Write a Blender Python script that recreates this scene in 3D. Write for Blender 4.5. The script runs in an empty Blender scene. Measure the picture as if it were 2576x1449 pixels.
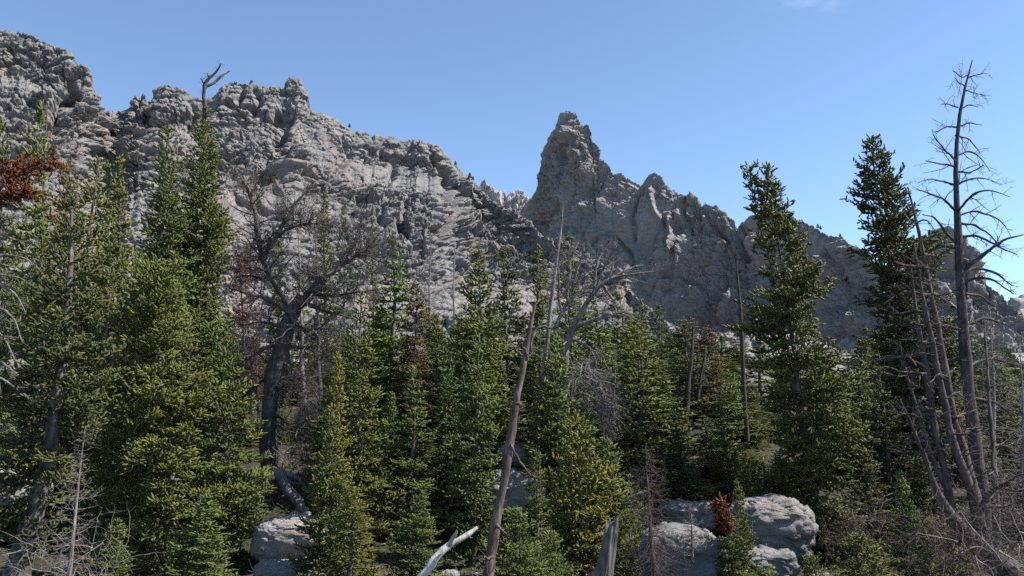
import bpy, math, random
import numpy as np
from mathutils import Vector

scene = bpy.context.scene
# ------------------------------------------------------------------ camera, sky, sun, exposure
PITCH = math.radians(10.0)
EYE = 1.7
FV = 2061.0                       # focal length in pixels of a 2576-wide frame
cam_d = bpy.data.cameras.new('camera'); cam = bpy.data.objects.new('camera', cam_d)
scene.collection.objects.link(cam); scene.camera = cam
cam.location = (0, 0, EYE); cam.rotation_euler = (math.pi/2 + PITCH, 0, 0)
cam_d.sensor_width = 36.0; cam_d.lens = 36.0*FV/2576.0
cam_d.clip_start = 0.1; cam_d.clip_end = 12000
SUN_AZ, SUN_EL = math.radians(94), math.radians(51)      # azimuth from +Y towards +X
world = bpy.data.worlds.new('World'); scene.world = world; world.use_nodes = True
wn = world.node_tree; wn.nodes.clear()
wo = wn.nodes.new('ShaderNodeOutputWorld'); wb = wn.nodes.new('ShaderNodeBackground')
sky = wn.nodes.new('ShaderNodeTexSky'); sky.sky_type = 'NISHITA'; sky.sun_disc = False
sky.sun_elevation = SUN_EL; sky.sun_rotation = SUN_AZ; sky.altitude = 2800
sky.air_density = 0.72; sky.dust_density = 0.5; sky.ozone_density = 1.0
wb.inputs['Strength'].default_value = 0.14
hs = wn.nodes.new('ShaderNodeHueSaturation'); hs.inputs['Saturation'].default_value = 0.99; hs.inputs['Hue'].default_value = 0.493
wn.links.new(sky.outputs[0], hs.inputs['Color']); 
tcw = wn.nodes.new('ShaderNodeTexCoord'); mpw = wn.nodes.new('ShaderNodeMapping'); mpw.inputs['Scale'].default_value = (14, 14, 60)
nzw = wn.nodes.new('ShaderNodeTexNoise'); nzw.inputs['Scale'].default_value = 1.0; nzw.inputs['Detail'].default_value = 5
dtw = wn.nodes.new('ShaderNodeVectorMath'); dtw.operation = 'DISTANCE'; dtw.inputs[1].default_value = (0.321, 0.801, 0.505)   # one faint wisp of cloud
mrw = wn.nodes.new('ShaderNodeMapRange'); mrw.inputs['From Min'].default_value = .075; mrw.inputs['From Max'].default_value = 0; mrw.inputs['To Max'].default_value = .55
rpw = wn.nodes.new('ShaderNodeMapRange'); rpw.inputs['From Min'].default_value = .48; rpw.inputs['From Max'].default_value = .8
mlw = wn.nodes.new('ShaderNodeMath'); mlw.operation = 'MULTIPLY'
mxw = wn.nodes.new('ShaderNodeMix'); mxw.data_type = 'RGBA'; mxw.inputs[7].default_value = (5.2, 5.6, 6.2, 1)
L_ = wn.links.new
L_(tcw.outputs['Generated'], mpw.inputs[0]); L_(mpw.outputs[0], nzw.inputs['Vector']); L_(tcw.outputs['Generated'], dtw.inputs[0]); L_(dtw.outputs['Value'], mrw.inputs['Value'])
L_(nzw.outputs['Fac'], rpw.inputs['Value']); L_(mrw.outputs[0], mlw.inputs[0]); L_(rpw.outputs[0], mlw.inputs[1]); L_(mlw.outputs[0], mxw.inputs[0]); L_(hs.outputs[0], mxw.inputs[6]); L_(mxw.outputs[2], wb.inputs[0]); wn.links.new(wb.outputs[0], wo.inputs[0])
sd = bpy.data.lights.new('sun', 'SUN'); sun = bpy.data.objects.new('sun', sd)
scene.collection.objects.link(sun)
sd.energy = 5.0; sd.angle = math.radians(0.5); sd.color = (1.0, 0.95, 0.88)
SUN_DIR = Vector((math.sin(SUN_AZ)*math.cos(SUN_EL), math.cos(SUN_AZ)*math.cos(SUN_EL), math.sin(SUN_EL)))
sun.rotation_euler = (-SUN_DIR).to_track_quat('-Z', 'Y').to_euler()
sun.location = (60, -20, 80)
scene.view_settings.view_transform = 'Standard'; scene.view_settings.look = 'None'
scene.view_settings.gamma = 1.0; scene.view_settings.use_curve_mapping = False
scene.view_settings.exposure = 1.2
scene.cycles.max_bounces = 5; scene.cycles.diffuse_bounces = 3; scene.cycles.transmission_bounces = 3
scene.cycles.transparent_max_bounces = 4
scene.cycles.use_adaptive_sampling = False
scene.cycles.use_denoising = False

# ------------------------------------------------------------------ helpers
CT, ST = math.cos(PITCH), math.sin(PITCH)
def P(u, v, d):
    """world point seen at (u, v) of the 2576 x 1449 frame, at depth d along +Y"""
    u = np.asarray(u, float); v = np.asarray(v, float); d = np.asarray(d, float)
    x = (u-1288)/FV; zc = (724.5-v)/FV
    Y = CT - zc*ST; Z = ST + zc*CT
    s = d/Y
    return np.stack(np.broadcast_arrays(x*s, d, EYE + Z*s), -1)
def UV(p):
    x, y, z = p[..., 0], p[..., 1], p[..., 2]-EYE
    f = y*CT + z*ST; zz = -y*ST + z*CT
    return 1288 + FV*x/f, 724.5 - FV*zz/f
def tag(o, label=None, cat=None, group=None, kind=None):
    if label: o['label'] = label
    if cat: o['category'] = cat
    if group: o['group'] = group
    if kind: o['kind'] = kind
    return o
def mesh_np(name, V, F, mat=None, smooth=False, tint=None):
    V = np.ascontiguousarray(V, np.float32); F = np.ascontiguousarray(F, np.int32)
    me = bpy.data.meshes.new(name)
    me.vertices.add(len(V)); me.vertices.foreach_set('co', V.ravel())
    n, k = F.shape
    me.loops.add(n*k); me.loops.foreach_set('vertex_index', F.ravel())
    me.polygons.add(n); me.polygons.foreach_set('loop_start', np.arange(0, n*k, k, dtype=np.int32))
    me.polygons.foreach_set('loop_total', np.full(n, k, np.int32))
    if smooth: me.polygons.foreach_set('use_smooth', np.ones(n, bool))
    if tint is not None:
        a = me.attributes.new('tint', 'FLOAT', 'FACE'); a.data.foreach_set('value', np.ascontiguousarray(tint, np.float32))
    me.update(calc_edges=True)
    if mat: me.materials.append(mat)
    return me
def link(name, me, parent=None):
    o = bpy.data.objects.new(name, me); scene.collection.objects.link(o)
    if parent: o.parent = parent
    return o
def empty(name, loc, rz=0.0):
    o = bpy.data.objects.new(name, None); scene.collection.objects.link(o)
    o.location = [float(c) for c in loc]; o.rotation_euler = (0, 0, rz); o.empty_display_size = 0.3
    return o
def sstep(a, b, x):
    t = np.clip((x-a)/(b-a), 0, 1); return t*t*(3-2*t)

# ---- lattice noise in numpy
def _h(ix, iy, iz, s):
    with np.errstate(over='ignore'):
        n = (ix.astype(np.uint32)*np.uint32(374761393) + iy.astype(np.uint32)*np.uint32(668265263)
             + iz.astype(np.uint32)*np.uint32(2246822519) + np.uint32(s)*np.uint32(3266489917))
        n = (n ^ (n >> np.uint32(13)))*np.uint32(1274126177)
        n = (n ^ (n >> np.uint32(15)))*np.uint32(2246822519)
        n = n ^ (n >> np.uint32(16))
    return n.astype(np.float32)*np.float32(1/4294967295.0)
def vnoise(p, s=0):
    p = np.asarray(p, np.float32); f = np.floor(p); i = f.astype(np.int64); w = p-f; w = w*w*(3-2*w)
    out = 0
    for dx in (0, 1):
        for dy in (0, 1):
            for dz in (0, 1):
                k = (w[..., 0] if dx else 1-w[..., 0])*(w[..., 1] if dy else 1-w[..., 1])*(w[..., 2] if dz else 1-w[..., 2])
                out = out + k*_h(i[..., 0]+dx, i[..., 1]+dy, i[..., 2]+dz, s)
    return out*2-1
def fbm(p, o=4, s=0):
    r, a = 0, 1.0
    for k in range(o):
        r = r + a*vnoise(p*(2.03**k)+17.3*k, s+k); a *= 0.5
    return r
def facet(p, s=0, tilt=1.0, bias=(0, 0, 0)):
    """broken-rock noise: every cell is a tilted plane with its own offset; returns (height, edge distance)"""
    p = np.asarray(p, np.float32); f = np.floor(p); i = f.astype(np.int64); w = p-f
    b1 = np.full(p.shape[:-1], 9e9, np.float32); b2 = b1.copy(); hv = np.zeros_like(b1)
    for dx in (-1, 0, 1):
        for dy in (-1, 0, 1):
            for dz in (-1, 0, 1):
                a, b, c = i[..., 0]+dx, i[..., 1]+dy, i[..., 2]+dz
                q0 = _h(a, b, c, s); q1 = _h(a, b, c, s+1); q2 = _h(a, b, c, s+2)
                vx = w[..., 0]-dx-(.1+.8*q0); vy = w[..., 1]-dy-(.1+.8*q1); vz = w[..., 2]-dz-(.1+.8*q2)
                dd = vx*vx+vy*vy+vz*vz
                h = (_h(a, b, c, s+3)-.5) + tilt*((q1*7 % 1-.5)*vx*2+(q2*7 % 1-.5)*vy*2+(q0*7 % 1-.5)*vz*2) + bias[0]*vx+bias[1]*vy+bias[2]*vz
                m = dd < b1
                b2 = np.where(m, b1, np.minimum(b2, dd)); hv = np.where(m, h, hv); b1 = np.where(m, dd, b1)
    return hv, np.sqrt(b2)-np.sqrt(b1)

JOINTS = np.array([(.75, -.3, .5), (-.8, -.5, .75), (.35, -.4, -1.2), (-1.1, -.4, -.5), (.15, -.9, .2)], np.float32)
def blocks(p, s=0, jit=.45, offs=.5, axes=JOINTS):
    """fractured-rock height: the upper hull of angular blocks whose faces follow a few joint directions"""
    p = np.asarray(p, np.float32); f = np.floor(p-.5); i = f.astype(np.int64); w = p-f
    best = np.full(p.shape[:-1], 9e9, np.float32)
    for dx in (0, 1):
        for dy in (0, 1):
            for dz in (0, 1):
                a, b, c = i[..., 0]+dx, i[..., 1]+dy, i[..., 2]+dz
                q0 = _h(a, b, c, s); q1 = _h(a, b, c, s+1); q2 = _h(a, b, c, s+2); q3 = _h(a, b, c, s+3)
                vx = w[..., 0]-dx-.15-.7*q0; vy = w[..., 1]-dy-.15-.7*q1; vz = w[..., 2]-dz-.15-.7*q2
                d = None
                for k, n in enumerate(axes):
                    e0 = (q0*(3.1+k) % 1-.5)*jit*2; e1 = (q1*(4.7+k) % 1-.5)*jit*2; e2 = (q2*(5.3+k) % 1-.5)*jit*2
                    t = (n[0]+e0)*vx+(n[1]+e1)*vy+(n[2]+e2)*vz
                    d = t if d is None else np.maximum(d, t)
                best = np.minimum(best, d-offs*q3)
    return -best

# ------------------------------------------------------------------ materials
def nmat(name):
    m = bpy.data.materials.new(name); m.use_nodes = True
    nt = m.node_tree; b = nt.nodes['Principled BSDF']
    b.inputs['Specular IOR Level'].default_value = 0.2; b.inputs['Roughness'].default_value = 0.9
    return m, nt, b
def N(nt, t, **kw):
    n = nt.nodes.new(t)
    for k, v in kw.items():
        if k in n.inputs: n.inputs[k].default_value = v
        else: setattr(n, k, v)
    return n
def ramp(nt, src, stops, L=None):
    r = nt.nodes.new('ShaderNodeValToRGB'); e = r.color_ramp.elements
    while len(e) < len(stops): e.new(.5)
    for q, (p, c) in zip(e, stops): q.position = p; q.color = (c[0], c[1], c[2], 1)
    nt.links.new(src, r.inputs[0]); return r.outputs[0]
def mix(nt, fac, a, b, mode='MIX'):
    m = nt.nodes.new('ShaderNodeMix'); m.data_type = 'RGBA'; m.blend_type = mode
    if hasattr(fac, 'is_output'): nt.links.new(fac, m.inputs[0])
    else: m.inputs[0].default_value = fac
    for s, i in ((a, 6), (b, 7)):
        if hasattr(s, 'is_output'): nt.links.new(s, m.inputs[i])
        else: m.inputs[i].default_value = (*s, 1)
    return m.outputs[2]
def noise(nt, vec, scale, detail=5, rough=.6, dist=0):
    n = N(nt, 'ShaderNodeTexNoise'); n.inputs['Scale'].default_value = scale; n.inputs['Detail'].default_value = detail
    n.inputs['Roughness'].default_value = rough; n.inputs['Distortion'].default_value = dist
    nt.links.new(vec, n.inputs['Vector']); return n.outputs['Fac']
def mapping(nt, vec, scale=(1, 1, 1), rot=(0, 0, 0)):
    m = nt.nodes.new('ShaderNodeMapping'); m.inputs['Scale'].default_value = scale; m.inputs['Rotation'].default_value = rot
    nt.links.new(vec, m.inputs[0]); return m.outputs[0]
def bump(nt, b, h, dist, strength=1.0):
    n = nt.nodes.new('ShaderNodeBump'); n.inputs['Strength'].default_value = strength; n.inputs['Distance'].default_value = dist
    nt.links.new(h, n.inputs['Height']); nt.links.new(n.outputs[0], b.inputs['Normal'])

def rock_mat(name, k=1.0, warm=0.5, unit=1.0):
    """grey fractured alpine rock; unit = metres per feature"""
    m, nt, b = nmat(name)
    geo = N(nt, 'ShaderNodeNewGeometry'); pos = geo.outputs['Position']
    pz = mapping(nt, pos, (1/unit, 1/unit, 1/unit))
    st = mapping(nt, pos, (.35/unit, .35/unit, 1.2/unit), (0.3, 0.35, 0))
    n1 = noise(nt, pz, .022, 6, .65, .4); n2 = noise(nt, pz, .16, 6, .7); n3 = noise(nt, st, .35, 5, .7)
    n4 = noise(nt, pz, .9, 4, .7); n5 = noise(nt, pz, .012, 4, .6, 1.0)
    c = ramp(nt, n2, [(.3, (.15*k, .145*k, .146*k)), (.45, (.255*k, .246*k, .242*k)), (.6, (.33*k, .318*k, .308*k)), (.78, (.45*k, .435*k, .415*k))])
    c2 = ramp(nt, n3, [(.32, (.14*k, .136*k, .134*k)), (.5, (.27*k, .257*k, .243*k)), (.7, (.40*k, .378*k, .345*k))])
    c = mix(nt, .45, c, c2)
    w = ramp(nt, n1, [(.5, (0, 0, 0)), (.68, (warm, warm, warm))])
    c = mix(nt, w, c, (.36*k, .27*k, .215*k))
    g = ramp(nt, n5, [(.42, (.25, .25, .25)), (.6, (0, 0, 0))])
    c = mix(nt, g, c, (.17*k, .17*k, .185*k))
    nt.links.new(c, b.inputs['Base Color'])
    add = N(nt, 'ShaderNodeMath', operation='ADD'); nt.links.new(n4, add.inputs[0]); nt.links.new(n3, add.inputs[1])
    bump(nt, b, add.outputs[0], 1.1*unit, .8)
    return m
M_ROCK = rock_mat('grey_cliff_rock', .62, .6)
M_ROCK2 = rock_mat('dark_cliff_rock', .72, .45)
M_ROCK3 = rock_mat('cream_cliff_rock', 1.12, .75)

def ground_mat():
    m, nt, b = nmat('forest_floor')
    geo = N(nt, 'ShaderNodeNewGeometry'); pos = geo.outputs['Position']
    a = noise(nt, pos, .5, 6, .65); c_ = noise(nt, pos, 7, 5, .7); d = noise(nt, pos, .05, 5, .6)
    soil = ramp(nt, c_, [(.3, (.02, .016, .012)), (.5, (.045, .036, .026)), (.64, (.09, .076, .058)), (.76, (.2, .18, .155))])
    moss = ramp(nt, c_, [(.3, (.012, .018, .009)), (.7, (.045, .052, .02))])
    f = ramp(nt, a, [(.45, (0, 0, 0)), (.6, (1, 1, 1))])
    c = mix(nt, f, soil, moss)
    sx = N(nt, 'ShaderNodeSeparateXYZ'); nt.links.new(pos, sx.inputs[0])
    mr = N(nt, 'ShaderNodeMapRange'); mr.inputs['From Min'].default_value = 45; mr.inputs['From Max'].default_value = 110; nt.links.new(sx.outputs['Y'], mr.inputs['Value'])
    e_ = noise(nt, pos, .6, 6, .75)
    scree = ramp(nt, e_, [(.3, (.06, .058, .05)), (.5, (.19, .18, .17)), (.7, (.34, .325, .305))])
    c = mix(nt, mr.outputs['Result'], c, scree)
    nt.links.new(c, b.inputs['Base Color']); bump(nt, b, c_, .12)
    return m

# ------------------------------------------------------------------ ground
GD = [-400, -30, 0, 6, 11, 16, 21, 25, 30, 36, 45, 60, 100, 200, 400, 700, 1500, 6000]
GZ = [-12, -.6, 0, -.25, -1.0, -1.65, -1.75, -1.0, .5, 1.4, 2.6, 4.2, 9, 20, 40, 60, 60, 60]
def ground(x, y):
    x = np.asarray(x, float); y = np.asarray(y, float)
    z = np.interp(y, GD, GZ)
    p = np.stack(np.broadcast_arrays(x*.11, y*.11, 0*x), -1)
    k = sstep(8, 18, np.abs(y)+np.abs(x)*.5)*(1-sstep(250, 500, y))
    return z + k*.45*fbm(p, 3, 5)
def make_ground():
    ys = np.concatenate([np.linspace(-400, -10, 20), np.linspace(-8, 120, 320), np.geomspace(124, 6000, 90)])
    xs = np.concatenate([-np.geomspace(5000, 82, 40), np.linspace(-80, 80, 260), np.geomspace(82, 5000, 40)])
    X, Y = np.meshgrid(xs, ys)
    Z = ground(X, Y)
    V = np.stack([X, Y, Z], -1)
    V[..., 2] += .1*fbm(V*1.3, 3, 9)*(1-sstep(100, 140, Y))
    return grid_mesh('ground', V, ground_mat(), True)
def grid_faces(nr, nc):
    i = np.arange(nr*nc).reshape(nr, nc)
    return np.stack([i[:-1, :-1], i[:-1, 1:], i[1:, 1:], i[1:, :-1]], -1).reshape(-1, 4)
def grid_mesh(name, V, mat, smooth=False):
    nr, nc = V.shape[:2]
    return mesh_np(name, V.reshape(-1, 3), grid_faces(nr, nc), mat, smooth)
tag(link('ground', make_ground()), 'forest floor of dark needles, moss and gravel rising to the cliffs', 'ground', kind='structure')

# ------------------------------------------------------------------ mountains
def resample(poly, n):
    a = np.array(poly, float)
    seg = np.hypot(np.diff(a[:, 0]), np.diff(a[:, 1])); s = np.concatenate([[0], np.cumsum(seg)])
    t = np.linspace(0, s[-1], n)
    return np.stack([np.interp(t, s, a[:, k]) for k in range(a.shape[1])], -1)
def polydist(u, v, poly):
    best = np.full(u.shape, 1e9)
    for (x0, y0), (x1, y1) in zip(poly[:-1], poly[1:]):
        dx, dy = x1-x0, y1-y0; L = dx*dx+dy*dy+1e-9
        t = np.clip(((u-x0)*dx+(v-y0)*dy)/L, 0, 1)
        best = np.minimum(best, np.hypot(u-x0-t*dx, v-y0-t*dy))
    return best
def massif(name, ridge, base, n, rows, prof, mat, label, amps, seed, feats=(), back=260, strata=(0.25, .3), jag=2.2, tilt=.8, bias=(-.9, .3, -1.1), along=1.0, lift=1.0, plates=0):
    """ridge: [(u, v, depth)] skyline from one end to the other; base: the same along the foot.
    prof: [(t, forward, down)] how the face comes forward as it descends. amps: [(cell size m, height m)]"""
    R = resample(ridge, n)
    rr = np.random.default_rng(seed)
    s = np.linspace(0, 1, n)
    p1 = np.stack([s*n/9., 0*s, 0*s], -1)
    R[:, 1] += jag*(facet(p1, seed+50, 1.2)[0]*1.6 + .7*facet(p1*3.1, seed+60, 1.2)[0])
    B = resample([(a, b+55, c) for a, b, c in base], n)
    PR, PB = P(R[:, 0], R[:, 1], R[:, 2]), P(B[:, 0], B[:, 1], B[:, 2])
    pf = np.array(prof, float); t = np.linspace(0, 1, rows)
    f, g = np.interp(t, pf[:, 0], pf[:, 1]), np.interp(t, pf[:, 0], pf[:, 2])
    V = np.empty((rows, n, 3))
    V[..., 0] = PR[:, 0] + f[:, None]*(PB[:, 0]-PR[:, 0]); V[..., 1] = PR[:, 1] + f[:, None]*(PB[:, 1]-PR[:, 1])
    V[..., 2] = PR[:, 2] + g[:, None]*(PB[:, 2]-PR[:, 2])
    nb = 26; tb = np.linspace(1, 0, nb+1)[:-1]                    # the far side of the ridge
    Bk = np.repeat(PR[None], nb, 0)
    Bk[..., 1] += (tb**1.15)[:, None]*back; Bk[..., 2] -= tb[:, None]*(PR[:, 2]-20)
    V = np.concatenate([Bk, V], 0); t = np.concatenate([-tb, t])
    du, dv = np.gradient(V, axis=1), np.gradient(V, axis=0)
    nm = np.cross(dv, du); nm /= np.linalg.norm(nm, axis=-1, keepdims=True)+1e-9
    k = 9
    ker = np.ones(2*k+1)/(2*k+1)
    pad = np.pad(nm, ((k, k), (k, k), (0, 0)), 'edge')
    pad = np.apply_along_axis(lambda a: np.convolve(a, ker, 'valid'), 0, pad)
    nm = np.apply_along_axis(lambda a: np.convolve(a, ker, 'valid'), 1, pad)
    nm /= np.linalg.norm(nm, axis=-1, keepdims=True)+1e-9
    if nm[rows//2+nb, n//2, 1] > 0: nm = -nm
    dn = nm*np.array([1, 1, lift]); dn /= np.linalg.norm(dn, axis=-1, keepdims=True)+1e-9
    u, v = UV(V)
    ca, sa = math.cos(strata[0]), math.sin(strata[0])             # tilt of the beds seen from the front
    W = np.stack([(V[..., 0]*ca+V[..., 2]*sa)*along, V[..., 1]*.8, (-V[..., 0]*sa+V[..., 2]*ca)*(1+strata[1])], -1).astype(np.float32)
    W = W + 3.0*np.stack([vnoise(V/17., seed+90), vnoise(V/17.+5, seed+91), vnoise(V/17.+9, seed+92)], -1)
    near = sstep(.0, .09, np.abs(t))[:, None]
    D = np.zeros(u.shape)
    rough = .65+.85*fbm(V/60., 3, seed+7)
    for j, (cell, amp) in enumerate(amps):
        if cell < plates:
            h, e = facet(W/cell, seed+10*j, tilt, bias); h = .5*h-.42*np.exp(-(e/.07)**2)*(cell > 3)
        else:
            h = blocks(W/cell, seed+10*j); h = h-h.mean()
        fade = (.15+.85*near) if cell > 15 else (.5+.5*near)
        D += fade*amp*h*(1 if cell > 30 else np.clip(rough+.25, .18, 1.5))
    for poly, wid, dep in feats:
        D -= 1.3*dep*np.exp(-(polydist(u+6*vnoise(V/9., 3), v+6*vnoise(V/9.+7, 4), poly)/wid)**2)*(.25+.75*near)
    V = V + dn*(D*np.clip(V[..., 1]/560., .45, 1.0))[..., None]
    me = grid_mesh(name, V, mat, False)
    return tag(link(name, me), label, 'mountain', kind='structure')

# the long sunlit ridge; its spur comes down in front of the spire
RIDGE_A = [(-200, 50, 575), (-120, 64, 582), (-30, 78, 590), (20, 76, 592), (48, 84, 592), (75, 84, 592), (115, 102, 594), (135, 115, 595), (158, 118, 596), (178, 132, 597), (187, 152, 597),
 (193, 165, 598), (206, 160, 598), (222, 172, 599), (230, 192, 600), (231, 212, 600), (240, 236, 601), (250, 258, 602), (268, 280, 604), (283, 286, 606), (296, 278, 608), (308, 280, 608),
 (330, 262, 610), (343, 238, 610), (350, 250, 610), (362, 232, 610), (370, 248, 610), (378, 248, 611), (395, 222, 612), (416, 210, 612), (432, 216, 612), (450, 216, 613), (466, 228, 614), (488, 246, 616),
 (505, 250, 617), (530, 247, 618), (548, 232, 618), (562, 212, 619), (580, 204, 620), (605, 208, 620), (622, 203, 621), (640, 211, 622), (665, 216, 622), (690, 214, 623), (708, 222, 624), (716, 214, 624),
 (722, 200, 624), (738, 195, 624), (755, 197, 624), (763, 215, 625), (769, 238, 625), (768, 272, 626), (800, 283, 628), (835, 296, 632), (870, 318, 636), (895, 331, 640), (910, 331, 641),
 (940, 338, 644), (965, 342, 646), (990, 344, 648), (1010, 352, 650), (1035, 354, 652), (1048, 347, 652), (1058, 356, 653), (1085, 363, 656), (1108, 366, 658), (1118, 385, 659), (1135, 402, 660),
 (1155, 424, 660), (1178, 442, 660), (1200, 466, 655), (1215, 485, 645), (1240, 505, 630), (1270, 520, 612), (1305, 535, 590), (1335, 562, 562), (1360, 590, 535), (1390, 600, 510), (1425, 605, 490),
 (1470, 640, 460), (1520, 660, 435), (1560, 682, 410), (1572, 705, 400), (1590, 735, 380), (1620, 765, 355), (1650, 790, 330), (1690, 815, 305), (1760, 850, 270), (1840, 880, 240)]
BASE_A = [(-200, 840, 325), (0, 850, 320), (300, 860, 315), (700, 860, 305), (1000, 870, 290), (1300, 880, 270), (1450, 890, 245), (1560, 900, 220), (1640, 910, 205), (1740, 930, 190)]
FE_A = [
 ([(218, 215), (200, 235), (168, 262), (140, 285)], 13, 17), ([(190, 165), (186, 200), (176, 235)], 7, 9),
 ([(60, 255), (100, 300), (170, 350)], 8, 5), ([(75, 255), (88, 268)], 9, 8), ([(20, 120), (35, 150)], 6, 4),
 ([(730, 305), (712, 335), (695, 352)], 17, 12), ([(700, 290), (690, 310)], 8, 8), ([(608, 215), (600, 245), (590, 280)], 7, 8), ([(640, 225), (655, 260), (640, 290)], 8, 7),
 ([(565, 262), (600, 272), (640, 280)], 7, 6), ([(378, 250), (372, 280), (366, 310)], 7, 7), ([(345, 262), (340, 290)], 5, 5),
 ([(1085, 395), (1105, 420), (1128, 440), (1122, 470), (1130, 520), (1122, 560), (1118, 600)], 8, 11), ([(1155, 450), (1150, 490), (1140, 530)], 5, 6),
 ([(1010, 560), (1030, 590), (1045, 605)], 12, 11), ([(1020, 510), (1015, 540), (1008, 560)], 6, 7), ([(960, 525), (955, 560)], 6, 5),
 ([(1195, 480), (1225, 520), (1290, 560)], 6, 5), ([(250, 300), (262, 340), (300, 380)], 9, 7), ([(180, 340), (225, 375), (280, 400)], 8, -6),
 ([(590, 500), (640, 520), (700, 545)], 9, 7), ([(820, 430), (850, 460)], 10, 6), ([(900, 500), (950, 520)], 8, 6), ([(760, 400), (800, 440), (830, 500)], 6, 5),
 ([(480, 250), (495, 290), (470, 330)], 6, 6), ([(860, 350), (880, 390), (860, 430)], 7, 5), ([(960, 380), (990, 420), (985, 460)], 7, 5)]
massif('mountain_ridge', RIDGE_A, BASE_A, 1350, 520, [(0, 0, 0), (.12, .06, .16), (.35, .30, .42), (.6, .58, .66), (1, 1, 1)], M_ROCK,
       'long sunlit grey rock ridge with jagged pinnacles and dark gullies', [(44, 12), (19, 11), (9, 7), (4, 3.3), (1.9, 1.35), (1.0, .5)], 11, FE_A, strata=(.55, .3), jag=2.0, along=.85, lift=.2, plates=12, tilt=1.1, bias=(-.5, .2, -.6))

# the dark spire and the shoulder that falls away from it
RIDGE_B = [(1180, 640, 860), (1235, 590, 850), (1300, 545, 840), (1322, 520, 835), (1335, 500, 832), (1345, 480, 830), (1352, 450, 830), (1359, 425, 830), (1362, 400, 829), (1370, 372, 828), (1380, 347, 827), (1391, 333, 826),
 (1403, 314, 825), (1409, 300, 825), (1417, 285, 825), (1424, 279, 825), (1438, 279, 825), (1446, 286, 825), (1453, 297, 825), (1459, 314, 825), (1480, 318, 826), (1490, 330, 826), (1492, 345, 826), (1500, 360, 826), (1512, 378, 827),
 (1506, 388, 827), (1520, 400, 827), (1535, 415, 828), (1542, 432, 828), (1555, 436, 828), (1575, 444, 829), (1595, 455, 830), (1612, 464, 830), (1622, 450, 830), (1632, 436, 830), (1648, 434, 830), (1660, 445, 830),
 (1678, 465, 830), (1698, 484, 830), (1712, 490, 830), (1725, 488, 829), (1740, 490, 828), (1750, 500, 827), (1768, 522, 826), (1780, 517, 825), (1800, 515, 824), (1818, 530, 823), (1838, 550, 822), (1855, 566, 820),
 (1868, 560, 818), (1890, 545, 815), (1930, 540, 812), (1990, 542, 806), (2030, 560, 800), (2060, 576, 796), (2090, 588, 790), (2125, 602, 784), (2160, 628, 776), (2220, 660, 766), (2300, 700, 754), (2400, 760, 740)]
RIDGE_B = [(u, v, d-(u-1330)*.27 if u > 1180 else d+20) for u, v, d in RIDGE_B]
BASE_B = [(1100, 930, 770), (1300, 930, 690), (1500, 930, 610), (1700, 925, 525), (1900, 920, 445), (2100, 915, 390), (2450, 920, 320)]
FE_B = [
 ([(1490, 350), (1515, 352)], 12, 7), ([(1300, 545), (1360, 600), (1420, 640)], 7, 7), ([(1420, 575), (1425, 640), (1420, 700)], 4, 4), ([(1470, 590), (1465, 680)], 4, 3),
 ([(1430, 530), (1445, 455), (1440, 420)], 6, 3), ([(1355, 560), (1380, 555), (1400, 600)], 5, 3), ([(1550, 600), (1590, 640), (1600, 700)], 5, 5), ([(1616, 470), (1600, 540), (1598, 600)], 5, 5),
 ([(1720, 495), (1722, 540), (1740, 590)], 6, 7), ([(1770, 525), (1790, 570), (1830, 600)], 6, 7), ([(1858, 568), (1862, 600), (1875, 650)], 9, 12), ([(1680, 540), (1700, 600), (1690, 650)], 7, -7),
 ([(1730, 560), (1725, 620), (1700, 690)], 6, -5), ([(1640, 470), (1650, 520), (1670, 560)], 5, -5), ([(1560, 460), (1600, 475)], 5, -5), ([(1600, 700), (1700, 690), (1800, 740)], 6, 4), ([(1980, 620), (2030, 700)], 7, 6),
 ([(2080, 640), (2130, 720)], 7, 6)]
massif('rock_spire', RIDGE_B, BASE_B, 980, 430, [(0, 0, 0), (.3, .10, .36), (.6, .26, .70), (.75, .5, .82), (1, 1, 1)], M_ROCK2,
       'tall dark pointed rock spire with a shaded face and falling shoulder', [(55, 20), (24, 11), (10, 6.5), (4.2, 3.0), (1.9, 1.3)], 33, FE_B, strata=(.35, .4), jag=1.8, plates=5, tilt=.9, bias=(-.5, .2, -.6))

# pale pinnacles behind the notch, a dark block on the far shoulder, a distant ridge
RIDGE_C = [(1150, 520, 960), (1190, 490, 960), (1207, 466, 960), (1214, 458, 960), (1232, 462, 960), (1250, 474, 960), (1262, 480, 960), (1278, 488, 961), (1290, 476, 962), (1300, 474, 962), (1318, 478, 962), (1324, 494, 962), (1340, 500, 963), (1400, 560, 965)]
massif('pale_pinnacles', RIDGE_C, [(1150, 640, 900), (1400, 640, 900)], 330, 120, [(0, 0, 0), (.5, .5, .45), (1, 1, 1)], M_ROCK3,
       'small pale sunlit pinnacles behind the notch beside the spire', [(30, 16), (11, 9), (4, 4)], 51, [([(1270, 490), (1265, 540)], 6, 7), ([(1235, 470), (1240, 520)], 4, 5)], strata=(1.2, .6), jag=3)
RIDGE_D = [(2200, 690, 640), (2290, 640, 636), (2318, 604, 634), (2334, 612, 633), (2346, 600, 632), (2372, 598, 630), (2398, 608, 628), (2412, 650, 622), (2428, 684, 616), (2452, 686, 610), (2482, 708, 600), (2505, 728, 592), (2520, 738, 588), (2545, 762, 580), (2575, 790, 570), (2640, 850, 560), (2760, 960, 540)]
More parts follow.
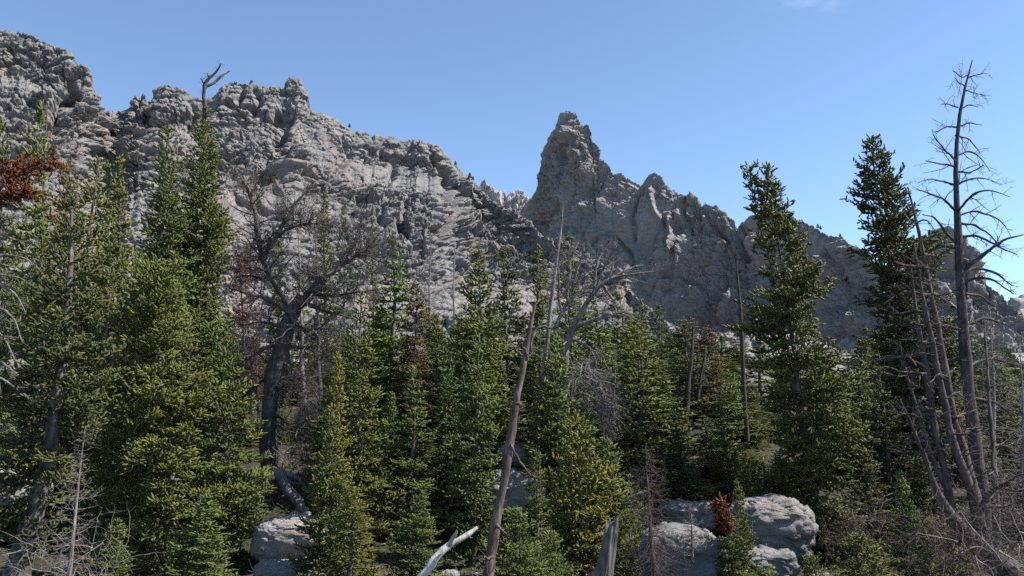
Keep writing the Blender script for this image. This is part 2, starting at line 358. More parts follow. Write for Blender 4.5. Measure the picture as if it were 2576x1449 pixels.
massif('rock_shoulder', RIDGE_D, [(2150, 960, 420), (2450, 970, 400), (2800, 1010, 380)], 430, 330, [(0, 0, 0), (.3, .12, .34), (.6, .4, .66), (1, 1, 1)], M_ROCK2,
       'blocky brown and grey rock shoulder behind the bare dead trees', [(40, 20), (15, 10), (6, 5), (2.6, 2.2)], 71, [([(2410, 610), (2425, 720), (2440, 800)], 9, -9), ([(2330, 610), (2335, 680)], 5, 6)], strata=(-.5, .3), jag=2)
massif('distant_ridge', [(2480, 800, 1700), (2550, 768, 1700), (2566, 756, 1700), (2590, 742, 1700), (2800, 700, 1700), (3100, 760, 1700)], [(2480, 940, 1300), (3100, 950, 1300)], 160, 70,
       [(0, 0, 0), (1, 1, 1)], M_ROCK2, 'far blue-grey ridge beyond the rock shoulder', [(60, 40), (20, 15)], 91)

# ------------------------------------------------------------------ plant materials (the tree's own colour is obj.color)
def needle_mat():
    m, nt, b = nmat('fir_needles')
    oi = N(nt, 'ShaderNodeObjectInfo'); at = N(nt, 'ShaderNodeAttribute', attribute_name='tint')
    dark = mix(nt, 1.0, oi.outputs['Color'], (.62, .72, .8), 'MULTIPLY')
    lite = mix(nt, 1.0, oi.outputs['Color'], (1.5, 1.36, 1.0), 'MULTIPLY')
    c = mix(nt, at.outputs['Fac'], dark, lite)
    geo = N(nt, 'ShaderNodeNewGeometry')
    n1 = noise(nt, geo.outputs['Position'], 1.1, 3, .6)
    c = mix(nt, ramp(nt, n1, [(.52, (0, 0, 0)), (.72, (.3, .3, .3))]), c, (.13, .105, .03))
    nt.links.new(c, b.inputs['Base Color']); b.inputs['Roughness'].default_value = .55
    b.inputs['Specular IOR Level'].default_value = .3
    tr = N(nt, 'ShaderNodeBsdfTranslucent'); nt.links.new(c, tr.inputs['Color'])
    ms = N(nt, 'ShaderNodeMixShader'); ms.inputs[0].default_value = .4
    nt.links.new(b.outputs[0], ms.inputs[1]); nt.links.new(tr.outputs[0], ms.inputs[2])
    nt.links.new(ms.outputs[0], nt.nodes['Material Output'].inputs[0])
    return m
def bark_mat(name, a, b_, c_, sc=9):
    m, nt, b = nmat(name)
    tc = N(nt, 'ShaderNodeTexCoord')
    st = mapping(nt, tc.outputs['Object'], (sc, sc, sc*.22))
    n1 = noise(nt, st, 1, 5, .7, .3); n2 = noise(nt, tc.outputs['Object'], 2.3, 4, .6)
    c = ramp(nt, n1, [(.3, a), (.52, b_), (.72, c_)])
    c = mix(nt, ramp(nt, n2, [(.5, (0, 0, 0)), (.75, (.6, .6, .6))]), c, c_)
    nt.links.new(c, b.inputs['Base Color']); bump(nt, b, n1, .02)
    return m
M_NEEDLE = needle_mat()
M_BARK = bark_mat('fir_bark', (.03, .025, .022), (.085, .072, .064), (.2, .185, .17))
M_DEAD = bark_mat('weathered_dead_wood', (.07, .06, .055), (.16, .14, .128), (.33, .305, .285), 14)
M_DEADDARK = bark_mat('dark_dead_wood', (.018, .014, .013), (.05, .04, .037), (.125, .105, .098), 14)
M_DEADBROWN = bark_mat('brown_dead_wood', (.028, .021, .019), (.072, .056, .051), (.145, .118, .108), 14)
M_SILVER = bark_mat('silvered_wood', (.13, .118, .108), (.33, .305, .28), (.55, .52, .48), 11)
M_BROWNTRUNK = bark_mat('reddish_brown_bark', (.03, .021, .017), (.092, .067, .055), (.21, .17, .145), 10)

# ------------------------------------------------------------------ tubes and twigs
def perp(t):
    a = np.where(np.abs(t[..., 2:3]) < .85, np.array([0, 0, 1.]), np.array([1., 0, 0]))
    n = np.cross(t, a); n /= np.linalg.norm(n, axis=-1, keepdims=True)+1e-9
    return n, np.cross(t, n)
def tubes(Pn, R, m=4):
    """Pn [K, n, 3], R [K, n] -> verts, quads"""
    K, n = R.shape
    T = np.gradient(Pn, axis=1); T /= np.linalg.norm(T, axis=-1, keepdims=True)+1e-9
    Tm = T.mean(1, keepdims=True); Tm /= np.linalg.norm(Tm, axis=-1, keepdims=True)+1e-9
    a, b = perp(np.broadcast_to(Tm, T.shape))
    ang = np.arange(m)*2*math.pi/m
    V = Pn[:, :, None] + R[:, :, None, None]*(a[:, :, None]*np.cos(ang)[:, None] + b[:, :, None]*np.sin(ang)[:, None])
    i = np.arange(K*n*m).reshape(K, n, m); j = np.roll(i, -1, 2)
    F = np.stack([i[:, :-1], j[:, :-1], j[:, 1:], i[:, 1:]], -1).reshape(-1, 4)
    return V.reshape(-1, 3), F
class Wood:
    def __init__(s): s.V, s.F, s.n = [], [], 0
    def add(s, Pn, R, m=4):
        if len(Pn) == 0: return
        V, F = tubes(np.asarray(Pn, float), np.asarray(R, float), m)
        s.V.append(V); s.F.append(F+s.n); s.n += len(V)
    def raw(s, V, F):
        s.V.append(V); s.F.append(F+s.n); s.n += len(V)
    def mesh(s, name, mat, origin=None, smooth=True):
        V = np.concatenate(s.V)
        if origin is not None: V = V-np.asarray(origin)
        return mesh_np(name, V, np.concatenate(s.F), mat, smooth)
def rough_line(pts, rad, n, rng, wig=.03):
    """a hand-placed limb resampled to n points with some wobble"""
    p = np.asarray(pts, float); L = np.concatenate([[0], np.cumsum(np.linalg.norm(np.diff(p, axis=0), axis=1))])
    t = np.linspace(0, L[-1], n)
    q = np.stack([np.interp(t, L, p[:, k]) for k in range(3)], -1)
    for _ in range(2): q[1:-1] = .25*q[:-2]+.5*q[1:-1]+.25*q[2:]
    r = np.interp(t, L, rad)
    w = rng.normal(0, 1, (n, 3)); w[1:-1] = (w[:-2]+w[1:-1]+w[2:])/2; w[0] = 0
    return q + w*wig*np.minimum(1, r[:, None]*14+.15), r*(1+.10*rng.normal(0, 1, n))
def twigs(Pn, R, rng, per_m, length, n=4, start=.1, out=.9, grav=0., curl=.35, rk=.45, rmin=.0025, upb=0., taper=True, cap=6000):
    """side twigs along every line of Pn [K, n, 3]"""
    Pn = np.asarray(Pn, float); R = np.asarray(R, float); K, nn = R.shape
    Ls = np.linalg.norm(np.diff(Pn, axis=1), axis=-1).sum(1)
    cnt = rng.poisson(Ls*per_m*(1-start))
    k = np.repeat(np.arange(K), cnt)
    if len(k) > cap: k = rng.choice(k, cap, replace=False)
    if len(k) == 0: return np.zeros((0, n, 3)), np.zeros((0, n))
    s = start+(1-start)*rng.random(len(k)); f = s*(nn-1); i = np.minimum(f.astype(int), nn-2); w = (f-i)[:, None]
    p0 = Pn[k, i]*(1-w)+Pn[k, i+1]*w
    t = Pn[k, i+1]-Pn[k, i]; t /= np.linalg.norm(t, axis=1, keepdims=True)+1e-9
    a, b = perp(t); ph = rng.random(len(k))*2*math.pi
    d = t*(1-out*.6)+out*(a*np.cos(ph)[:, None]+b*np.sin(ph)[:, None]); d[:, 2] += upb
    d /= np.linalg.norm(d, axis=1, keepdims=True)+1e-9
    L = length*rng.uniform(.35, 1.25, len(k))*(1.1-.6*s if taper else 1)
    r0 = np.maximum(rmin, (R[k, i]*rk)); r0 = np.minimum(r0, np.maximum(rmin*1.3, L*.03))
    pts = [p0]
    for q in range(n-1):
        d = d+curl*rng.normal(0, 1, d.shape)/math.sqrt(n); d[:, 2] += grav/n
        d /= np.linalg.norm(d, axis=1, keepdims=True)+1e-9
        pts.append(pts[-1]+d*(L/(n-1))[:, None])
    rr = r0[:, None]*np.linspace(1, .35, n)[None]
    return np.stack(pts, 1), np.maximum(rr, rmin*.6)

# ------------------------------------------------------------------ needle-covered shoots
def shoots(p, d, L, rng, per=4, fat=.165):
    """p, d [K, 3], L [K]: each shoot is a solid bristly finger of needles, thickest past its middle; returns verts, tris"""
    K = len(p); d = d/(np.linalg.norm(d, axis=1, keepdims=True)+1e-9)
    a, b = perp(d); m = per
    s = np.array([0., .38, .78]); rr = np.array([.45, 1.0, .8])*fat
    ph = np.arange(m)*2*math.pi/m
    ang = ph[None, None]+rng.random((K, 1, 1))*6.28+np.array([0, .5, 1.])[None, :, None]*math.pi/m
    r = L[:, None, None]*rr[None, :, None]*rng.uniform(.55, 1.45, (K, 3, m))
    up = np.array([0, 0, 1.])*.10
    sj = L[:, None, None]*(s[None, :, None]+rng.normal(0, .07, (K, 3, m)))
    V = p[:, None, None]+d[:, None, None]*sj[..., None]+(a[:, None, None]*np.cos(ang)[..., None]+b[:, None, None]*np.sin(ang)[..., None])*r[..., None]
    V = V.reshape(K, 3*m, 3); tip = (p+d*(L*1.08)[:, None])[:, None]+rng.normal(0, .05, (K, 1, 3))*L[:, None, None]
    V = np.concatenate([V, tip], 1)
    f = []
    for k in range(2):
        for q in range(m):
            a0, b0, a1, b1 = k*m+q, k*m+(q+1) % m, (k+1)*m+q, (k+1)*m+(q+1) % m
            f += [(a0, b0, b1), (a0, b1, a1)]
    for q in range(m): f.append((2*m+q, 2*m+(q+1) % m, 3*m))
    f = np.array(f)
    F = (np.arange(K)*(3*m+1))[:, None, None]+f[None]
    return V.reshape(-1, 3), F.reshape(-1, 3), len(f)
def fir(rng, H, axis, rad, z0, shoot=.13, dens=1.0, per=4, gap=.38, up=.0, trunk_r=None, whorl=None, droop=.25, tops=(), bare=.0, straggle=.25, dead_low=0.0):
    """axis(z) -> (x, y) of the stem; rad(z, azimuth) -> branch length.
    Returns (wood, crown verts, crown tris, tint per tri)"""
    wood = Wood()
    shoot *= 1.06; whorl = whorl
    zs = np.linspace(-.35, H*.985, 18); ax = np.array([axis(z) for z in zs])
    tr = trunk_r or (.012*H+.03)
    wood.add(np.concatenate([ax, zs[:, None]], 1)[None], (tr*(1-.94*np.clip(zs/H, 0, 1)**.9)*(1+.5*np.exp(-np.clip(zs, 0, 9)/.35)))[None], 9)
    dz = whorl or shoot*2.15
    zz = np.arange(z0, H-.03*H, dz)
    z, az = [], []
    for q in zz:
        m = 9 if q < H*.9 else 6
        m = int(m+rng.integers(0, 3)); o = rng.random()*6.28
        z += list(q+rng.normal(0, dz*.2, m)); az += list(o+np.arange(m)*6.283/m+rng.normal(0, .25, m))
    z = np.clip(np.array(z), z0*.9, H*.985); az = np.array(az)
    cl = fbm(np.stack([np.cos(az)*1.5, np.sin(az)*1.5, z/H*9+50], -1), 3, int(rng.integers(1e6)))      # clumps and gaps
    L = np.array([rad(q, a) for q, a in zip(z, az)])*(.92+straggle*1.25*np.clip(cl, -1.2, 1.2))*rng.uniform(.75, 1.12, len(z))
    keep = (rng.random(len(z)) > gap*sstep(.1, -.5, cl)*1.6) & (L > .04)
    z, az, L = z[keep], az[keep], L[keep]
    h = np.clip((z-z0)/(H-z0), 0, 1)
    el = np.radians(-18+up*40+58*h**1.6+rng.normal(0, 10, len(z)))
    ax = np.array([axis(q) for q in z])
    n = 6; s = np.linspace(0, 1, n)
    hd = np.stack([np.cos(az), np.sin(az)], -1)
    B = np.zeros((len(z), n, 3))
    side = np.stack([-hd[:, 1], hd[:, 0]], -1)*rng.normal(0, .10, len(z))[:, None]
    B[..., :2] = ax[:, None]+(hd[:, None]*s[None, :, None]*np.cos(el)[:, None, None]+side[:, None]*(s**2)[None, :, None])*L[:, None, None]
    B[..., 2] = z[:, None]+L[:, None]*(np.sin(el)[:, None]*s-droop*s*(1-h[:, None])*.9*(1-.55*s)+.16*s**2.5)
    br = np.maximum(.006, .016*L)
    wood.add(B, br[:, None]*np.linspace(1, .3, n), 3)
    # sprays of side branchlets, then shoots on them
    sp, sdir, sl, st = [], [], [], []
    green = rng.random(len(z)) > bare
    step = shoot*.5/dens
    for i in range(len(z)):
        if not green[i]: continue
        m = max(2, int(L[i]*.92/step))
        q = .10+.90*(np.arange(m)+rng.random(m))/m
        if dead_low and h[i] < dead_low: q = q[q > .55]; m = len(q)
        if m == 0: continue
        f = q*(n-1); k = np.minimum(f.astype(int), n-2); w = (f-k)[:, None]
        p0 = B[i, k]*(1-w)+B[i, k+1]*w
        t = B[i, k+1]-B[i, k]; t /= np.linalg.norm(t, axis=1, keepdims=True)+1e-9
        sg = np.where(np.arange(m) % 2 == 0, 1, -1)[:, None]
        sv = np.stack([-t[:, 1], t[:, 0], 0*t[:, 0]], -1); sv /= np.linalg.norm(sv, axis=1, keepdims=True)+1e-9
        d = t*.75+sv*sg*rng.uniform(.5, 1.0, (m, 1)); d[:, 2] += rng.normal(.0, .24, m)
        d /= np.linalg.norm(d, axis=1, keepdims=True)
        bl = np.minimum(.5*L[i]*(1.1-q)+shoot*.6, .8)*rng.uniform(.6, 1.15, m)
        ns = np.maximum(1, np.round(bl/(shoot*.52))).astype(int)
        kk = np.repeat(np.arange(m), ns); pos = np.concatenate([(np.arange(a)+.0)/a for a in ns])
        pp = p0[kk]+d[kk]*(bl[kk]*pos)[:, None]
        dd = d[kk]+rng.normal(0, .5, (len(kk), 3)); dd[:, 2] += .38
        dd /= np.linalg.norm(dd, axis=1, keepdims=True)
        sp.append(pp); sdir.append(dd); sl.append(shoot*rng.uniform(.75, 1.25, len(kk)))
        st.append(np.clip(.25+.5*rng.random(len(kk))+.12*cl[keep][i]+rng.normal(0, .12), 0, 1))
    # leader and its upright shoots
    m = 14; q = rng.uniform(H*.93, H*.985, m); axq = np.array([axis(a) for a in q])
    sp.append(np.concatenate([axq, q[:, None]], 1)); e = rng.normal(0, .45, (m, 3)); e[:, 2] = 1; e /= np.linalg.norm(e, axis=1, keepdims=True)
    sdir.append(e); sl.append(np.full(m, shoot)); st.append(rng.random(m))
    sp, sdir, sl, st = map(np.concatenate, (sp, sdir, sl, st))
    V, F, nf = shoots(sp, sdir, sl, rng, per)
    print('FIR', round(H, 1), len(z), len(sp), len(F))
    return wood, V, F, np.repeat(st, nf)
def place_tree(name, base, wood, V, F, tint, color, label, cat='tree', group=None, bark=None, origin=(0, 0, 0)):
    t = tag(empty(name, base), label, cat, group)
    w = link('trunk', wood.mesh('trunk', bark or M_BARK), t)
    c = link('crown', mesh_np('crown', V, F, M_NEEDLE, False, tint), t); c.color = (*color, 1)
    return t

# colours of living needles
OLIVE, GREEN, DARK, DEEP, YELLOW, BLUE, BROWN, BRIGHT = ((.136, .154, .040), (.108, .146, .040), (.112, .128, .038), (.086, .100, .036),
    (.170, .168, .038), (.098, .128, .062), (.130, .104, .044), (.135, .185, .042))
def hero(seed, d, rows, color, label, name='fir_tree', **kw):
    """a fir whose outline is surveyed: rows of (v, stem u, one edge u, other edge u) at depth d"""
    rng = np.random.default_rng(seed)
    r = np.array(rows, float)
    p = P(r[:, 1], r[:, 0], d); z_ = p[:, 2][::-1]; x_ = p[:, 0][::-1]
    l_ = (p[:, 0]-P(r[:, 2], r[:, 0], d)[:, 0])[::-1]; r_ = (P(r[:, 3], r[:, 0], d)[:, 0]-p[:, 0])[::-1]
    bx = x_[0]; bz = float(ground(bx, d))-.05
    base = np.array([bx, d, bz]); H = z_[-1]-bz
    axis = lambda z: (float(np.interp(z+bz, z_, x_))-bx, 0.0)
    def rad(z, a):
        L, R = np.interp(z+bz, z_, l_), np.interp(z+bz, z_, r_)
        c = math.cos(a); k = .5+.5*c
        side = L*(1-k)+R*k
        return max(.03, side*(1 if abs(c) > .5 else .85+.3*abs(c)))
    z0 = max(.25, z_[0]-bz) if kw.pop('skirt', True) else kw.pop('z0')
    w, V, F, t = fir(rng, H, axis, rad, z0, **kw)
    return place_tree(name, base, w, V, F, t, color, label)

# shared fir shapes: built once, copied with their own size, turn and colour
VAR = {}
def variant(key, seed, H, R, power, shoot, per, **kw):
    rng = np.random.default_rng(seed)
    z0 = kw.pop('z0', .04)*H
    sway = rng.normal(0, .012, 2)
    ph = rng.random()*6.28
    axis = lambda z: (H*sway[0]*math.sin(z/H*4+ph), H*sway[1]*math.sin(z/H*3+ph))
    rad = lambda z, a: R*((1-(z-z0)/(H-z0)*.985)**power)*(1+.12*math.sin(a*2+ph))+.03
    w, V, F, t = fir(rng, H, axis, rad, z0, shoot=shoot, per=per, **kw)
    VAR[key] = (H, R, w.mesh('trunk', M_BARK), mesh_np('crown', V, F, M_NEEDLE, False, t))
def mid(key, d, ub, ut, vt, hw, color, label, name='fir_tree', group=None, sink=0.0):
    H0, R0, wm, cm = VAR[key]
    rng = random.Random(int(ub*31+vt*7+d))
    top = P(ut, vt, d); bx = float(P(ub, 900, d)[0])
    bz = float(ground(bx, d))-.05-sink
    t = tag(empty(name, (bx, d, bz)), label, 'tree', group)
    H = top[2]-bz; k = H/H0; kr = 1.25*(hw*d/FV)/R0
    t.rotation_euler = (0, math.atan2(top[0]-bx, H), 0)
    for n_, me in (('trunk', wm), ('crown', cm)):
        o = link(n_, me, t); o.scale = (kr, kr, k); o.rotation_euler = (0, 0, rng.random()*6.28)
        j = rng.uniform(.88, 1.14); o.color = (color[0]*j*rng.uniform(.94, 1.08), color[1]*j, color[2]*j, 1)
        if n_ == 'crown': o.rotation_euler[2] = t.children[0].rotation_euler[2]
    return t

# ------------------------------------------------------------------ living firs: surveyed trees close to the camera
hero(101, 26, [(308, 420, 418, 422), (330, 420, 408, 432), (360, 420, 394, 442), (420, 418, 380, 455), (480, 415, 374, 450), (560, 410, 365, 468), (640, 405, 335, 500), (720, 400, 320, 515), (850, 398, 310, 530), (1000, 396, 290, 540), (1250, 394, 290, 540)],
     GREEN, 'tall deep green fir with a narrow spire beside the bare forked snag', shoot=.14, droop=.3, whorl=.28, straggle=.38, gap=.3)
hero(102, 27, [(260, 514, 512, 517), (300, 515, 488, 540), (340, 515, 474, 547), (400, 516, 466, 552), (433, 516, 450, 557), (516, 516, 440, 553), (566, 517, 430, 582), (626, 518, 425, 592), (700, 520, 430, 570), (783, 522, 440, 560), (900, 526, 440, 580), (1200, 530, 450, 600)],
     OLIVE, 'tall olive fir topped by a bare forked grey snag', shoot=.145, droop=.35, whorl=.28, straggle=.4, gap=.3)
hero(103, 20, [(640, 365, 362, 368), (690, 375, 330, 425), (760, 385, 310, 500), (830, 392, 305, 540), (917, 402, 298, 560), (1000, 412, 280, 580), (1100, 422, 262, 590), (1200, 432, 240, 610), (1300, 438, 250, 630), (1449, 445, 280, 640)],
     OLIVE, 'broad bushy olive fir in front of the tall narrow green spire', shoot=.125, droop=.5, whorl=.30, straggle=.42, gap=.5)
hero(104, 21, [(775, 545, 543, 548), (820, 550, 520, 585), (883, 555, 505, 603), (966, 560, 500, 614), (1010, 563, 490, 645), (1100, 567, 480, 665), (1200, 571, 470, 695), (1300, 575, 470, 690), (1449, 580, 480, 690)],
     GREEN, 'full green fir whose skirt hides the foot of the old dead pine', shoot=.125, droop=.5, whorl=.30, straggle=.42, gap=.5)
hero(105, 18, [(470, 178, 176, 181), (540, 180, 156, 205), (650, 178, 122, 240), (750, 172, 92, 268), (850, 165, 70, 298), (950, 152, 50, 300), (1050, 140, 12, 270), (1150, 122, -20, 240), (1200, 110, -40, 230), (1260, 95, -40, 190), (1330, 75, 0, 150), (1449, 40, 20, 60)],
     DEEP, 'shaded dark fir with a thick curved trunk next to the silvery dead sapling', shoot=.14, droop=.45, trunk_r=.27, gap=.5, dens=.9)
hero(106, 24, [(728, 908, 906, 910), (760, 908, 900, 916), (830, 906, 880, 928), (900, 905, 866, 945), (1000, 905, 850, 960), (1100, 905, 832, 998), (1200, 905, 815, 1030), (1300, 905, 800, 1040), (1449, 905, 795, 1050)],
     OLIVE, 'olive fir with a thin pale leader standing just past the old dead pine', shoot=.14, droop=.35)
hero(107, 30, [(612, 1203, 1201, 1205), (660, 1204, 1184, 1226), (720, 1206, 1165, 1246), (800, 1210, 1142, 1275), (900, 1215, 1122, 1290), (1000, 1215, 1115, 1292), (1150, 1215, 1110, 1290)],
     OLIVE, 'tall dark-topped fir below the deep gully in the sunlit ridge', shoot=.16, droop=.3)
hero(108, 22, [(868, 1203, 1200, 1206), (920, 1202, 1180, 1226), (1000, 1200, 1152, 1246), (1100, 1197, 1130, 1268), (1250, 1193, 1112, 1260), (1449, 1190, 1100, 1250)],
     GREEN, 'green fir with grey cones at its tip standing just before the leaning brown trunk', shoot=.13, droop=.35)
hero(109, 20, [(1032, 1448, 1446, 1450), (1080, 1450, 1420, 1482), (1150, 1455, 1390, 1522), (1220, 1458, 1372, 1560), (1300, 1462, 1356, 1600), (1449, 1466, 1370, 1612)],
     YELLOW, 'yellowish green pointed fir rising behind the broken grey stump', shoot=.13, droop=.3)
hero(110, 24, [(396, 1928, 1926, 1930), (420, 1930, 1915, 1942), (450, 1932, 1905, 1952), (500, 1938, 1884, 1978), (550, 1945, 1880, 1996), (600, 1955, 1892, 2012), (650, 1965, 1866, 2050), (700, 1975, 1842, 2052), (745, 1980, 1850, 2100), (800, 1988, 1855, 2066), (870, 1996, 1888, 2090),
     (950, 2005, 1935, 2130), (1020, 2015, 1930, 2180), (1100, 2028, 1948, 2192), (1200, 2045, 1975, 2192), (1300, 2062, 1985, 2250), (1400, 2080, 1995, 2300), (1449, 2090, 2060, 2120)],
     DARK, 'big ragged dark fir with a crooked double top against the sky', shoot=.15, droop=.4, gap=.6, straggle=.46, trunk_r=.13, whorl=.29)
hero(111, 26, [(333, 2192, 2190, 2194), (370, 2194, 2172, 2222), (400, 2196, 2164, 2236), (450, 2202, 2150, 2246), (500, 2210, 2150, 2284), (540, 2216, 2144, 2292), (572, 2224, 2162, 2326), (616, 2234, 2158, 2332), (666, 2244, 2140, 2346), (716, 2254, 2205, 2360), (766, 2265, 2150, 2392), (850, 2280, 2200, 2412), (950, 2295, 2190, 2402), (1100, 2310, 2200, 2440), (1280, 2325, 2220, 2430)],
     DEEP, 'tall black-spired fir entangled with the bare many-stemmed dead tree', shoot=.16, droop=.4, gap=.5, straggle=.42, whorl=.28)
hero(112, 24.2, [(402, 1884, 1882, 1886), (425, 1886, 1862, 1912), (470, 1893, 1868, 1920), (520, 1902, 1885, 1925), (600, 1925, 1915, 1940), (900, 1985, 1984, 1986), (1449, 2080, 2078, 2082)],
     DARK, 'thin second top crowding the ragged dark fir against the sky', shoot=.13, gap=.3, trunk_r=.09)

